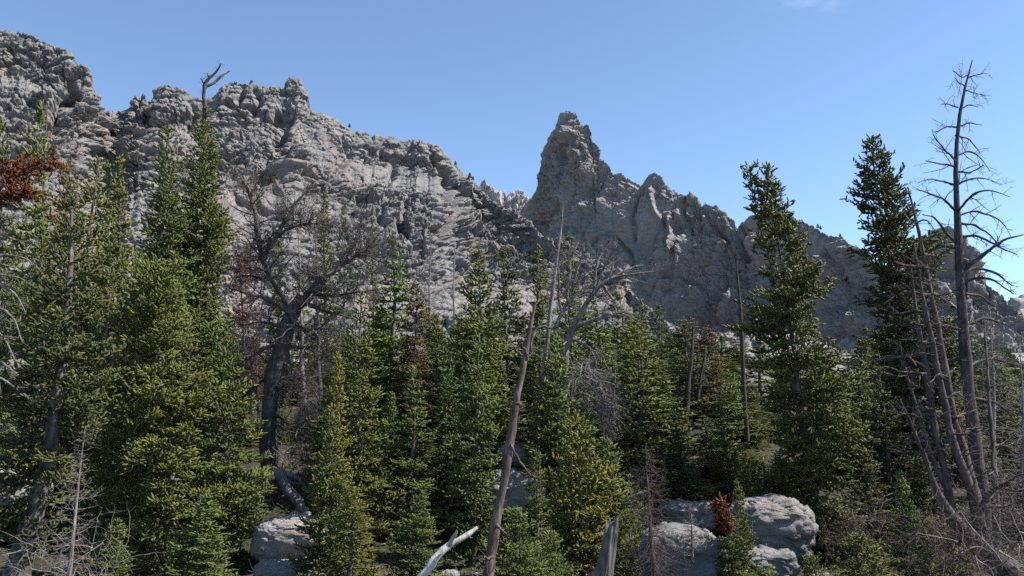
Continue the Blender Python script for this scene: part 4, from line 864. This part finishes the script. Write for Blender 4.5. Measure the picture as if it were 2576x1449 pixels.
dead_tree('fallen_log', 'weathered fallen log slanting down beside the old dead pine', 24, [([(692, 1182, 11), (712, 1210, 13), (733, 1240, 13), (755, 1272, 12), (778, 1308, 10)], -.8), ([(698, 1190, 5), (720, 1184, 6), (745, 1196, 6), (765, 1220, 5), (790, 1255, 4)], .3), ([(700, 1200, 6), (735, 1215, 5), (775, 1218, 4), (805, 1205, 2)], .5)], M_DEADGREY, 38,
          [dict(per_m=4, length=.5, n=5, out=1.0, grav=-.2, rmin=.006, m=3), dict(per_m=6, length=.25, n=3, m=3, cap=800)], cat='log')
put(*brush('root_tangle', 'tangle of sunlit dead roots and twigs behind the fallen log', 26.5, [(720, 1150, 0), (750, 1190, .2), (770, 1170, .2), (780, 1225, 0), (730, 1110, .1)], M_DEAD, 39, 60, .9, -.2, (.2, -.3, .1), .2, .016, 5))
dead_tree('dead_log', 'thin dead log lying under the big grey boulder', 20.5, [([(1868, 1358, 6), (1900, 1368, 7), (1945, 1388, 6), (1985, 1400, 5)], -.2)], M_DEAD, 40, [], cat='log')

# bare conifers: stem with tiers of fine twiggy branches
def bare_conifer(name, label, d, ub, ut, vt, hw, mat, seed, z0=.05, tiers=34, per=6, el=-5, fine=7, r=None, power=.8, rmin=.0035, vb=None, grav=-.1):
    rng = np.random.default_rng(seed)
    top = P(ut, vt, d); bx = float(P(ub, vb or 1300, d)[0]); bz = float(ground(bx, d))-.05
    if vb: bz = max(bz, float(P(ub, vb, d)[2]))
    base = np.array([bx, d, bz]); H = top[2]-bz; R = hw*d/FV; r = r or .012*H+.02
    t = tag(empty(name, base), label, 'dead tree')
    zs = np.linspace(-.1, H, 16); ax = (top[0]-bx)*(zs/H)
    tw = Wood(); tw.add(np.stack([ax+.012*H*np.sin(zs*1.7)*.3, 0*zs, zs], -1)[None], (r*(1-.93*np.clip(zs/H, 0, 1)))[None], 8)
    z = np.repeat(np.linspace(z0, .97, tiers), per)+rng.normal(0, .008, tiers*per); z = np.clip(z, .02, .98)
    az = rng.random(len(z))*6.283; L = R*((1-z)**power+.06)*rng.uniform(.45, 1.15, len(z)); n = 6; s = np.linspace(0, 1, n)
    e = np.radians(el+35*z**2+rng.normal(0, 10, len(z)))
    B = np.zeros((len(z), n, 3)); sx = rng.normal(0, .12, (len(z), 1))
    B[..., 0] = ((top[0]-bx)*z)[:, None]+L[:, None]*(np.cos(az)[:, None]*s-np.sin(az)[:, None]*s**2*sx)
    B[..., 1] = L[:, None]*(np.sin(az)[:, None]*s+np.cos(az)[:, None]*s**2*sx)
    B[..., 2] = (z*H)[:, None]+L[:, None]*(np.sin(e)[:, None]*s-.25*s+.22*s**2.5)
    Rb = np.maximum(rmin*1.3, .011*L)[:, None]*np.linspace(1, .35, n)[None]
    bw = Wood(); bw.add(B, Rb, 3)
    P2, R2 = twigs(B, Rb, rng, fine, R*.42, n=4, start=.15, out=.75, curl=.4, grav=grav, rmin=rmin*.9); bw.add(P2, R2, 3)
    P3, R3_ = twigs(P2, R2, rng, fine*.8, R*.2, n=3, curl=.5, rmin=rmin*.8, cap=4500); bw.add(P3, R3_, 3)
    link('trunk', tw.mesh('trunk', mat), t); link('branches', bw.mesh('branches', mat), t)
    return t
bare_conifer('dead_sapling', 'silvery dead sapling with tiers of bare horizontal twigs', 13.5, 180, 216, 1072, 115, M_DEAD, 61, tiers=24, per=6, rmin=.0032, r=.055)
bare_conifer('dead_spruce', 'small brown dead spruce in front of the fissured grey boulder', 15.5, 1640, 1625, 1118, 125, M_DEADBROWN, 62, tiers=36, per=7, fine=9, el=-25, r=.06, grav=-.5)
bare_conifer('dead_spruce', 'bare grey spruce with upswept twigs against the pale ridge', 40, 1076, 1082, 590, 72, M_DEAD, 63, el=25, fine=4, rmin=.008, tiers=30)
bare_conifer('dead_spruce', 'thin bare grey stem next to the upswept bare grey spruce', 40, 1140, 1142, 600, 38, M_DEAD, 64, el=10, fine=3, rmin=.008, tiers=24, per=4)
bare_conifer('dead_shrub', 'little leafless dead shrub on top of the fissured boulder', 16.5, 1742, 1738, 1268, 55, M_DEAD, 65, el=15, fine=8, tiers=14, r=.03, vb=1400)
bare_conifer('dead_spruce', 'grey leafless spruce filling the gap past the bare tall tree', 24, 2500, 2492, 760, 130, M_DEAD, 66, el=5, fine=4, rmin=.006, tiers=36)
bare_conifer('dead_spruce', 'grey twiggy dead spruce at the picture edge beyond the curved base', 20, 2570, 2566, 880, 120, M_DEAD, 67, el=0, fine=5, rmin=.005, tiers=34)
bare_conifer('dead_spruce', 'grey dead spruce between the ragged dark fir and the black-spired fir', 34, 2150, 2146, 930, 75, M_DEAD, 68, el=5, fine=4, rmin=.008, tiers=30)
bare_conifer('dead_spruce', 'grey dead spruce in front of the reddish twigs behind the olive forked fir', 33, 610, 606, 640, 85, M_DEADBROWN, 69, el=5, fine=5, rmin=.006, tiers=34)
bare_conifer('dead_spruce', 'dim brown dead spruce behind the trunk of the old dead pine', 36, 640, 642, 770, 85, M_DEADBROWN, 70, el=0, fine=4, rmin=.007, tiers=32)
bare_conifer('dead_spruce', 'pale bare stem rising between the limbs of the old dead pine', 48, 752, 750, 528, 30, M_DEAD, 71, el=20, fine=2, rmin=.008, tiers=22, per=4)
bare_conifer('dead_spruce', 'dark bare stem with short twigs under the drooping limb of the old dead pine', 46, 795, 793, 560, 45, M_DEADBROWN, 72, el=20, fine=3, rmin=.009, tiers=26, per=5)
bare_conifer('dead_spruce', 'bare spruce behind the weeping mass of dead branches', 29, 1545, 1548, 880, 60, M_DEAD, 73, el=-15, fine=4, rmin=.006, tiers=28)
bare_conifer('dead_spruce', 'bare grey spruce among the green firs beside the leaning trunk top', 27, 1345, 1342, 960, 50, M_DEAD, 74, el=-10, fine=4, rmin=.006, tiers=26)

# dying pine at the picture edge: red foliage above, bare silvery branches below
def dying_pine():
    d = 20; rng = np.random.default_rng(81)
    limbs = [([(-60, 1300, 26), (-60, 1000, 24), (-55, 800, 22), (-50, 600, 18), (-45, 480, 14), (-40, 400, 6)], 0)]
    for a in [[(-48, 520, 8), (0, 470, 6), (50, 440, 4), (100, 418, 3), (142, 408, 1.5)], [(-48, 540, 8), (0, 500, 6), (40, 485, 4), (75, 490, 2)], [(-45, 470, 8), (0, 440, 5), (40, 425, 3), (80, 412, 1.5)],
              [(-50, 600, 8), (10, 550, 5), (55, 545, 3), (105, 560, 1.5)], [(-55, 700, 9), (10, 690, 6), (50, 700, 4), (85, 720, 2)], [(-55, 720, 9), (0, 715, 6), (40, 740, 4), (66, 790, 2)], [(-55, 660, 8), (20, 640, 5), (70, 650, 3), (110, 690, 1.5)],
              [(-58, 780, 9), (0, 775, 6), (35, 800, 4), (55, 860, 2)], [(-58, 820, 9), (-5, 830, 6), (25, 870, 4), (45, 930, 2)], [(-58, 880, 8), (-10, 900, 5), (30, 930, 4), (75, 975, 2)], [(-58, 940, 8), (0, 945, 5), (60, 990, 3), (85, 1015, 1.5)], [(-50, 560, 8), (20, 600, 5), (60, 610, 3), (95, 600, 1.5)]]:
        limbs.append((a, rng.uniform(-1.0, .6)))
    t, L, rng = dead_tree('dying_pine', 'dying pine at the picture edge with rust-red needles over bare silvery drooping branches', d, limbs, M_DEADGREY, 81, thick=.6, lv=
        [dict(per_m=6, length=.55, n=6, start=.25, out=.7, curl=.4, grav=-.5, rk=.5, rmin=.005, m=3, skip=1), dict(per_m=7, length=.25, n=4, curl=.5, grav=-.3, rmin=.004, m=3, cap=3000)])
    PL, RL = np.stack([q for q, r in L[1:4]]), np.stack([r for q, r in L[1:4]])
    p2, r2 = twigs(PL, RL, rng, 34, .34, n=5, start=.3, out=.8, curl=.4, rmin=.004, taper=False)
    k = rng.integers(0, len(p2), 3600); j = rng.integers(0, 4, 3600); w = rng.random((3600, 1))
    p = p2[k, j]*(1-w)+p2[k, j+1]*w; dd = (p2[k, j+1]-p2[k, j]); dd /= np.linalg.norm(dd, axis=1, keepdims=True)+1e-9
    dd = dd+rng.normal(0, .6, p.shape); dd /= np.linalg.norm(dd, axis=1, keepdims=True)
    V, F, nf = shoots(p, dd, .085*rng.uniform(.6, 1.3, len(p)), rng, 4)
    c = link('red_needles', mesh_np('red_needles', V-np.array(t.location), F, M_NEEDLE, False, np.repeat(rng.random(len(p)), nf)), t)
    c.color = (.19, .052, .022, 1)
dying_pine()
def needle_patch(name, parent, spots, d, n, rad, color, seed, L=.1, label=None):
    rng = np.random.default_rng(seed)
    c = np.array([[*P(u, v, d)] for u, v in spots]); p = c[rng.integers(0, len(c), n)]+rng.normal(0, rad, (n, 3))
    dd = rng.normal(0, 1, (n, 3)); dd[:, 2] += .5; dd /= np.linalg.norm(dd, axis=1, keepdims=True)
    V, F, nf = shoots(p, dd, L*rng.uniform(.7, 1.3, n), rng, 4)
    b = np.array(parent.matrix_basis.translation) if parent else c.mean(0)
    o = link(name, mesh_np(name, V-b, F, M_NEEDLE, False, np.repeat(rng.random(n), nf)), parent); o.color = (*color, 1)
    return o
# the small fir with the red top
t = mid('young_a', 16.5, 1828, 1824, 1282, 62, GREEN, 'small green fir with a rust-red dead top before the big grey boulder', name='red_topped_fir')
o = needle_patch('red_top', None, [(1812, 1268), (1806, 1282), (1818, 1292), (1822, 1306), (1816, 1318), (1826, 1326)], 16.0, 620, .05, (.20, .062, .034), 83, .10)
b = P(1815, 1300, 16.0); o.parent = t; o.matrix_parent_inverse = t.matrix_basis.inverted()
c_ = np.array([[*P(u, v, 16.0)] for u, v in [(1812, 1268), (1806, 1282), (1818, 1292), (1822, 1306), (1816, 1318), (1826, 1326)]]).mean(0); o.location = c_
for key, spots, d, n_ in (('reddish twigs', [(606, 650), (612, 668), (600, 680), (618, 640), (604, 760), (614, 790), (608, 810), (596, 800), (620, 700), (600, 720)], 33, 620), ('dim brown dead', [(636, 850), (644, 880), (630, 900), (650, 930), (640, 980), (628, 1010)], 36, 320)):
    t = [o for o in scene.objects if key in o.get('label', '')][0]
    needle_patch('red_needles', t, spots, d, n_, .2, (.16, .05, .025), 90+n_, .12)

# brush under the curved base
put(*brush('dead_brush', 'dark reddish dead brush heaped around the curved base of the many-stemmed tree', 14.8, [(2400, 1330, 0), (2360, 1380, -.2), (2440, 1400, -.3), (2500, 1300, .3), (2560, 1340, 0), (2560, 1260, .5), (2420, 1440, -.3), (2330, 1350, 0)], M_DEADBROWN, 101, 260, .75, -.15, (-.2, -.2, .1), .28, .008, 9, lv3=5))
put(*brush('bleached_twigs', 'bleached curling twigs at the bottom corner', 12.5, [(2440, 1400, 0), (2500, 1395, 0), (2560, 1400, 0), (2545, 1340, 0)], M_DEAD, 102, 20, .8, -.1, (.4, -.1, .05), .08, .010, 4))
put(*brush('dead_brush', 'grey dead brush under the skirts of the ragged dark fir', 19, [(2130, 1340, 0), (2165, 1350, 0), (2195, 1345, 0), (2225, 1345, 0), (2110, 1370, 0)], M_DEADBROWN, 103, 110, .8, -.1, (.1, -.2, .2), .3, .008, 7))
put(*brush('dead_brush', 'grey dead twigs beneath the silvery dead sapling', 14.5, [(120, 1400, 0), (200, 1420, 0), (60, 1430, 0), (260, 1400, 0)], M_DEAD, 104, 60, .8, -.1, (.1, -.2, .2), .25, .008, 6))
put(*brush('dead_brush', 'brown dead twigs under the skirt of the full green fir', 21, [(640, 1290, 0), (620, 1230, 0), (660, 1330, 0)], M_DEADBROWN, 105, 50, .7, -.1, (.3, -.2, .0), .25, .008, 6))

# broken stump
def stump():
    d = 10.5; rng = np.random.default_rng(111); nr, nc = 60, 64
    tt = np.linspace(0, 1, nr); a = np.arange(nc)*2*math.pi/nc
    b0, b1 = P(1512, 1500, d), P(1540, 1318, d)
    base = b0.copy(); r0, r1 = 26*d/FV, 15*d/FV
    V = np.zeros((nr, nc, 3)); A = np.repeat(a[None], nr, 0); T = np.repeat(tt[:, None], nc, 1)
    R = r0*(1-T)**1.3+r1*(1-(1-T)**1.3)
    gr = fbm(np.stack([np.cos(A)*2.4, np.sin(A)*2.4, T*1.1], -1), 4, 3); knot = np.exp(-(((A-4.2+2*np.pi) % (2*np.pi)-np.pi*0)**2)/.0001)
    R = R*(1+.13*gr+.05*np.sin(A*9+T*3+2*gr)) + .10*np.exp(-((T-.28)/.07)**2-((np.abs((A-3.3+np.pi) % (2*np.pi)-np.pi))/.35)**2)
    ragged = 1+.10*(fbm(np.stack([np.cos(A)*2, np.sin(A)*2, 0*A+7], -1), 3, 8))+.05*np.cos(A-.6)
    c = base[None, None]+(b1-b0)[None, None]*(T*np.where(T > .75, 1+(ragged-1)*(T-.75)*4, 1))[..., None]
    V = c+np.stack([np.cos(A)*R, np.sin(A)*R, 0*A], -1)-base
    top = V[-1].mean(0)-np.array([0, 0, .07]); Vv = np.concatenate([V.reshape(-1, 3), (V[-1]*.55+top*.45).reshape(-1, 3)-np.array([0, 0, .03]), top[None]])
    i = np.arange((nr)*nc).reshape(nr, nc); i = np.concatenate([i, nr*nc+np.arange(nc)[None]]); j = np.roll(i, -1, 1)
    F = np.stack([i[:-1], j[:-1], j[1:], i[1:]], -1).reshape(-1, 4)
    k = nr*nc+nc; cap = np.stack([i[-1], j[-1], np.full(nc, k), np.full(nc, k)], -1)
    me = bpy.data.meshes.new('broken_stump')
    me.from_pydata(Vv.tolist(), [], F.tolist()+[q[:3] for q in cap.tolist()]); me.materials.append(M_STUMP); me.update()
    o = link('broken_stump', me); o.location = base
    tag(o, 'broken grey weathered stump standing at the bottom edge', 'stump')
M_STUMP = bark_mat('grey_stump_wood', (.035, .031, .028), (.10, .09, .08), (.2, .182, .165), 16)
stump()

# ------------------------------------------------------------------ boulders
M_BOULD = rock_mat('lichened_boulder', .64, .7, .045)
M_GRAV = rock_mat('gravelly_pale_rock', .85, .6, .03)
def boulder(label, u0, u1, v0, v1, d, seed, mat=None, thick=.8, flat=.35, amps=((.9, .16), (.3, .07), (.1, .02)), name='boulder', cat='boulder', power=3.6):
    a, b = P(u0, v1, d), P(u1, v0, d); c = (a+b)/2; sx, sz = (b[0]-a[0])/2, (b[2]-a[2])/2; sy = sx*thick
    n1, n2 = 110, 150; th = np.linspace(.0, math.pi, n1)[:, None]; ph = np.linspace(0, 2*math.pi, n2, endpoint=False)[None]
    S = lambda w, p: np.sign(w)*np.abs(w)**p
    e = 2/power
    X = S(np.sin(th), e)*S(np.cos(ph), e); Y = S(np.sin(th), e)*S(np.sin(ph), e); Z = S(np.cos(th), e)+0*ph
    V = np.stack([X, Y, Z], -1); nm = V/np.linalg.norm(V, axis=-1, keepdims=True)
    V = V*np.array([sx, sy, sz]); Wp = V+c; s = min(1.5, max(sx, sz))
    Wt = np.stack([Wp[..., 0]+.3*Wp[..., 2], Wp[..., 1], Wp[..., 2]*1.7-.2*Wp[..., 0]], -1)
    for k, (cell, amp) in enumerate(amps):
        Wk = (Wt/(cell*s)).astype(np.float32)
        if k == 0: h = 1.7*blocks(Wk, seed); h = h-h.mean()
        else: h, ed = facet(Wk, seed+10*k, .9); h = .75*h-.6*np.exp(-(ed/.06)**2)
        V = V+nm*(amp*s*h)[..., None]
    i = np.arange(n1*n2).reshape(n1, n2); j = np.roll(i, -1, 1)
    F = np.stack([i[:-1], i[1:], j[1:], j[:-1]], -1).reshape(-1, 4)
    o = link(name, mesh_np(name, V.reshape(-1, 3), F, mat or M_BOULD)); o.location = c
    return tag(o, label, cat)
boulder('big rounded grey boulder beside the red-topped fir', 1838, 2030, 1250, 1400, 19.5, 1)
boulder('fissured grey boulder under the small brown dead spruce', 1615, 1812, 1325, 1520, 17.2, 2, amps=((1.0, .18), (.35, .08), (.12, .02)))
boulder('pale rock shelf behind the low boughs of the ragged dark fir', 2030, 2275, 1284, 1370, 26, 3, thick=.5)
boulder('pale gravelly boulder below the fallen log', 640, 850, 1302, 1420, 21, 4, M_GRAV, amps=((1.2, .10), (.3, .05), (.08, .03)))
boulder('second pale rock at the bottom edge below the gravelly boulder', 640, 790, 1410, 1500, 19.5, 5, M_GRAV, amps=((1.2, .10), (.3, .05), (.08, .03)))
boulder('shadowed rock wall behind the trunk of the old dead pine', 735, 850, 1015, 1230, 34, 6, M_ROCK2, thick=.5)
boulder('pale rock hump at the picture edge under the bright low fir', -90, 78, 908, 1010, 25.5, 7)
boulder('sunlit gravel bank at the picture edge behind the shaded curved fir', -120, 130, 1055, 1170, 24.5, 8, M_GRAV, amps=((1.2, .08), (.3, .05), (.08, .03)))
boulder('yellowish gravel ledge at the picture edge near the curved trunk', -120, 110, 1185, 1270, 22.5, 9, M_GRAV, amps=((1.2, .08), (.3, .05), (.08, .03)))
boulder('rounded pale rock past the leaning trunk', 1255, 1345, 1120, 1165, 24, 10)
boulder('cream rock slab below the rounded pale rock past the leaning trunk', 1235, 1370, 1180, 1290, 23.5, 11, M_GRAV)
boulder('flat grey rock at the foot of the red-topped fir', 1860, 2000, 1385, 1460, 17.5, 12)
boulder('dark overhung rock under the low dark fir', 1670, 1800, 1262, 1330, 24, 16)
rs = random.Random(9)
for q in range(26):
    u = rs.uniform(560, 2250); d = rs.uniform(17, 23); p = P(u, 1300, d); z = float(ground(p[0], d)); uu, vv = UV(np.array([[p[0], d, z]]))
    w = rs.uniform(10, 34); boulder('small loose grey rock half buried in the forest floor', u-w, u+w, float(vv[0])-w*.8, float(vv[0])+w*.5, d, 200+q, rs.choice([M_BOULD, M_GRAV]), name='loose_rock', cat='rock')['group'] = 'loose rocks on the forest floor'

# ------------------------------------------------------------------ leafy bush and specks of green on the cliffs
def leaf_bush(label, u, v, d, w, h, n, color, seed):
    rng = np.random.default_rng(seed); c = P(u, v, d)
    base = np.array([c[0], d, float(ground(c[0], d))]); hh = c[2]-base[2]+h*d/FV; ww = w*d/FV
    st = Wood(); L = 22; a = rng.random(L)*6.28; e = rng.uniform(.5, 1, L); n_ = 6; s = np.linspace(0, 1, n_)
    B = np.stack([np.cos(a)[:, None]*ww*e[:, None]*s**1.3, np.sin(a)[:, None]*ww*e[:, None]*s**1.3, (hh*rng.uniform(.6, 1, L))[:, None]*s], -1)
    st.add(B, np.repeat(np.linspace(.008, .003, n_)[None], L, 0), 3)
    k = rng.integers(0, L, n); f = rng.uniform(.5, 1, n)*(n_-1.001); i = f.astype(int); w_ = (f-i)[:, None]
    p = B[k, i]*(1-w_)+B[k, i+1]*w_+rng.normal(0, .045, (n, 3))
    dr = rng.normal(0, 1, (n, 3)); dr /= np.linalg.norm(dr, axis=1, keepdims=True); aa, bb = perp(dr); s_ = .035*rng.uniform(.6, 1.2, (n, 1))
    V = np.stack([p-aa*s_, p+bb*s_*.55, p+aa*s_, p-bb*s_*.55], 1).reshape(-1, 3)
    t = tag(empty('leafy_shrub', base), label, 'shrub'); link('stem', st.mesh('stem', M_BARK), t)
    o = link('foliage', mesh_np('foliage', V, np.arange(n*4).reshape(-1, 4), M_NEEDLE, False, rng.random(n)), t); o.color = (*color, 1)
leaf_bush('bright yellow-green leafy shrub at the bottom edge below the red-topped fir', 1915, 1425, 15, 40, 10, 420, (.24, .30, .04), 5)
leaf_bush('tiny yellow-leaved shrub past the base of the leaning trunk', 1335, 1352, 19, 24, 6, 160, (.30, .28, .03), 6)
CL = [(252, 292, 600), (268, 297, 600), (322, 392, 470), (345, 402, 465), (360, 380, 480), (1182, 444, 655), (1190, 450, 655), (1146, 412, 655), (2056, 570, 795), (2063, 574, 795), (2112, 594, 785), (2152, 622, 776), (2446, 680, 610), (880, 318, 640),
      (690, 455, 430), (655, 515, 330), (700, 520, 320), (820, 520, 330), (870, 560, 300), (1265, 640, 330), (1250, 650, 320), (1320, 690, 260), (130, 330, 520), (60, 380, 430)]
for q, (u, v, d) in enumerate(CL):
    rng = np.random.default_rng(400+q); c = P(u, v, d); h = rng.uniform(2.6, 4.6)*(1 if d > 400 else .8); base = c-np.array([0, 1.5, h*.45])
    n = 420; z = rng.random(n)**1.4; r = (1-z*.9)*h*.38; a = rng.random(n)*6.28
    p = np.stack([np.cos(a)*r*rng.random(n)**.4, np.sin(a)*r*rng.random(n)**.4, z*h], -1); dd = rng.normal(0, .6, (n, 3)); dd[:, 2] += .6; dd[:, :2] += np.stack([np.cos(a), np.sin(a)], -1); dd /= np.linalg.norm(dd, axis=1, keepdims=True)
    V, F, nf = shoots(p, dd, h*.17*rng.uniform(.6, 1.3, n), rng, 4)
    t = tag(empty('cliff_tree', base), 'tiny dark stunted conifer clinging to the bare cliff rock', 'tree', 'stunted conifers on the cliffs')
    w = Wood(); w.add(np.array([[[0, 0, -1.5], [0, 0, h*.5], [0, 0, h*.9]]]), np.array([[.15, .1, .03]]), 5); link('trunk', w.mesh('trunk', M_BARK), t)
    o = link('crown', mesh_np('crown', V, F, M_NEEDLE, False, np.repeat(rng.random(n), nf)), t); o.color = (*DARK, 1)

# litter and low growth on the forest floor
def floor_cover():
    rng = np.random.default_rng(700); n = 5200
    y = 13+20*rng.random(n)**1.3; x = (rng.random(n)*2-1)*y*.66; z = ground(x, y)
    p = np.stack([x, y, z+.03], -1); a = rng.random(n)*6.28; L = .16+.7*rng.random(n)**3; m = 4
    d = np.stack([np.cos(a), np.sin(a), rng.normal(.08, .22, n)], -1); pts = [p]
    for q in range(m-1):
        d = d+rng.normal(0, .25, d.shape); d /= np.linalg.norm(d, axis=1, keepdims=True); pts.append(pts[-1]+d*(L/(m-1))[:, None])
    w = Wood(); w.add(np.stack(pts, 1), (.004+.010*rng.random((n, 1))**3)*np.linspace(1, .4, m)[None], 3)
    tag(link('fallen_twigs', w.mesh('fallen_twigs', M_DEAD)), 'fallen twigs and sticks littering the forest floor', 'twigs', kind='stuff')
    n = 900; y = 13+22*rng.random(n)**1.2; x = (rng.random(n)*2-1)*y*.66; c = fbm(np.stack([x*.4, y*.4, 0*x], -1), 3, 44); k = c > -.1; x, y = x[k], y[k]
    q = np.repeat(np.stack([x, y, ground(x, y)], -1), 14, 0); q[:, :2] += rng.normal(0, .13, (len(q), 2)); d = rng.normal(0, .55, q.shape); d[:, 2] += 1; 
    V, F, nf = shoots(q, d, rng.uniform(.05, .16, len(q)), rng, 4)
    o = tag(link('ground_cover', mesh_np('ground_cover', V, F, M_NEEDLE, False, np.repeat(rng.random(len(q)), nf))), 'low green cushions of heath growing on the forest floor', 'ground cover', kind='stuff'); o.color = (.10, .12, .04, 1)
floor_cover()
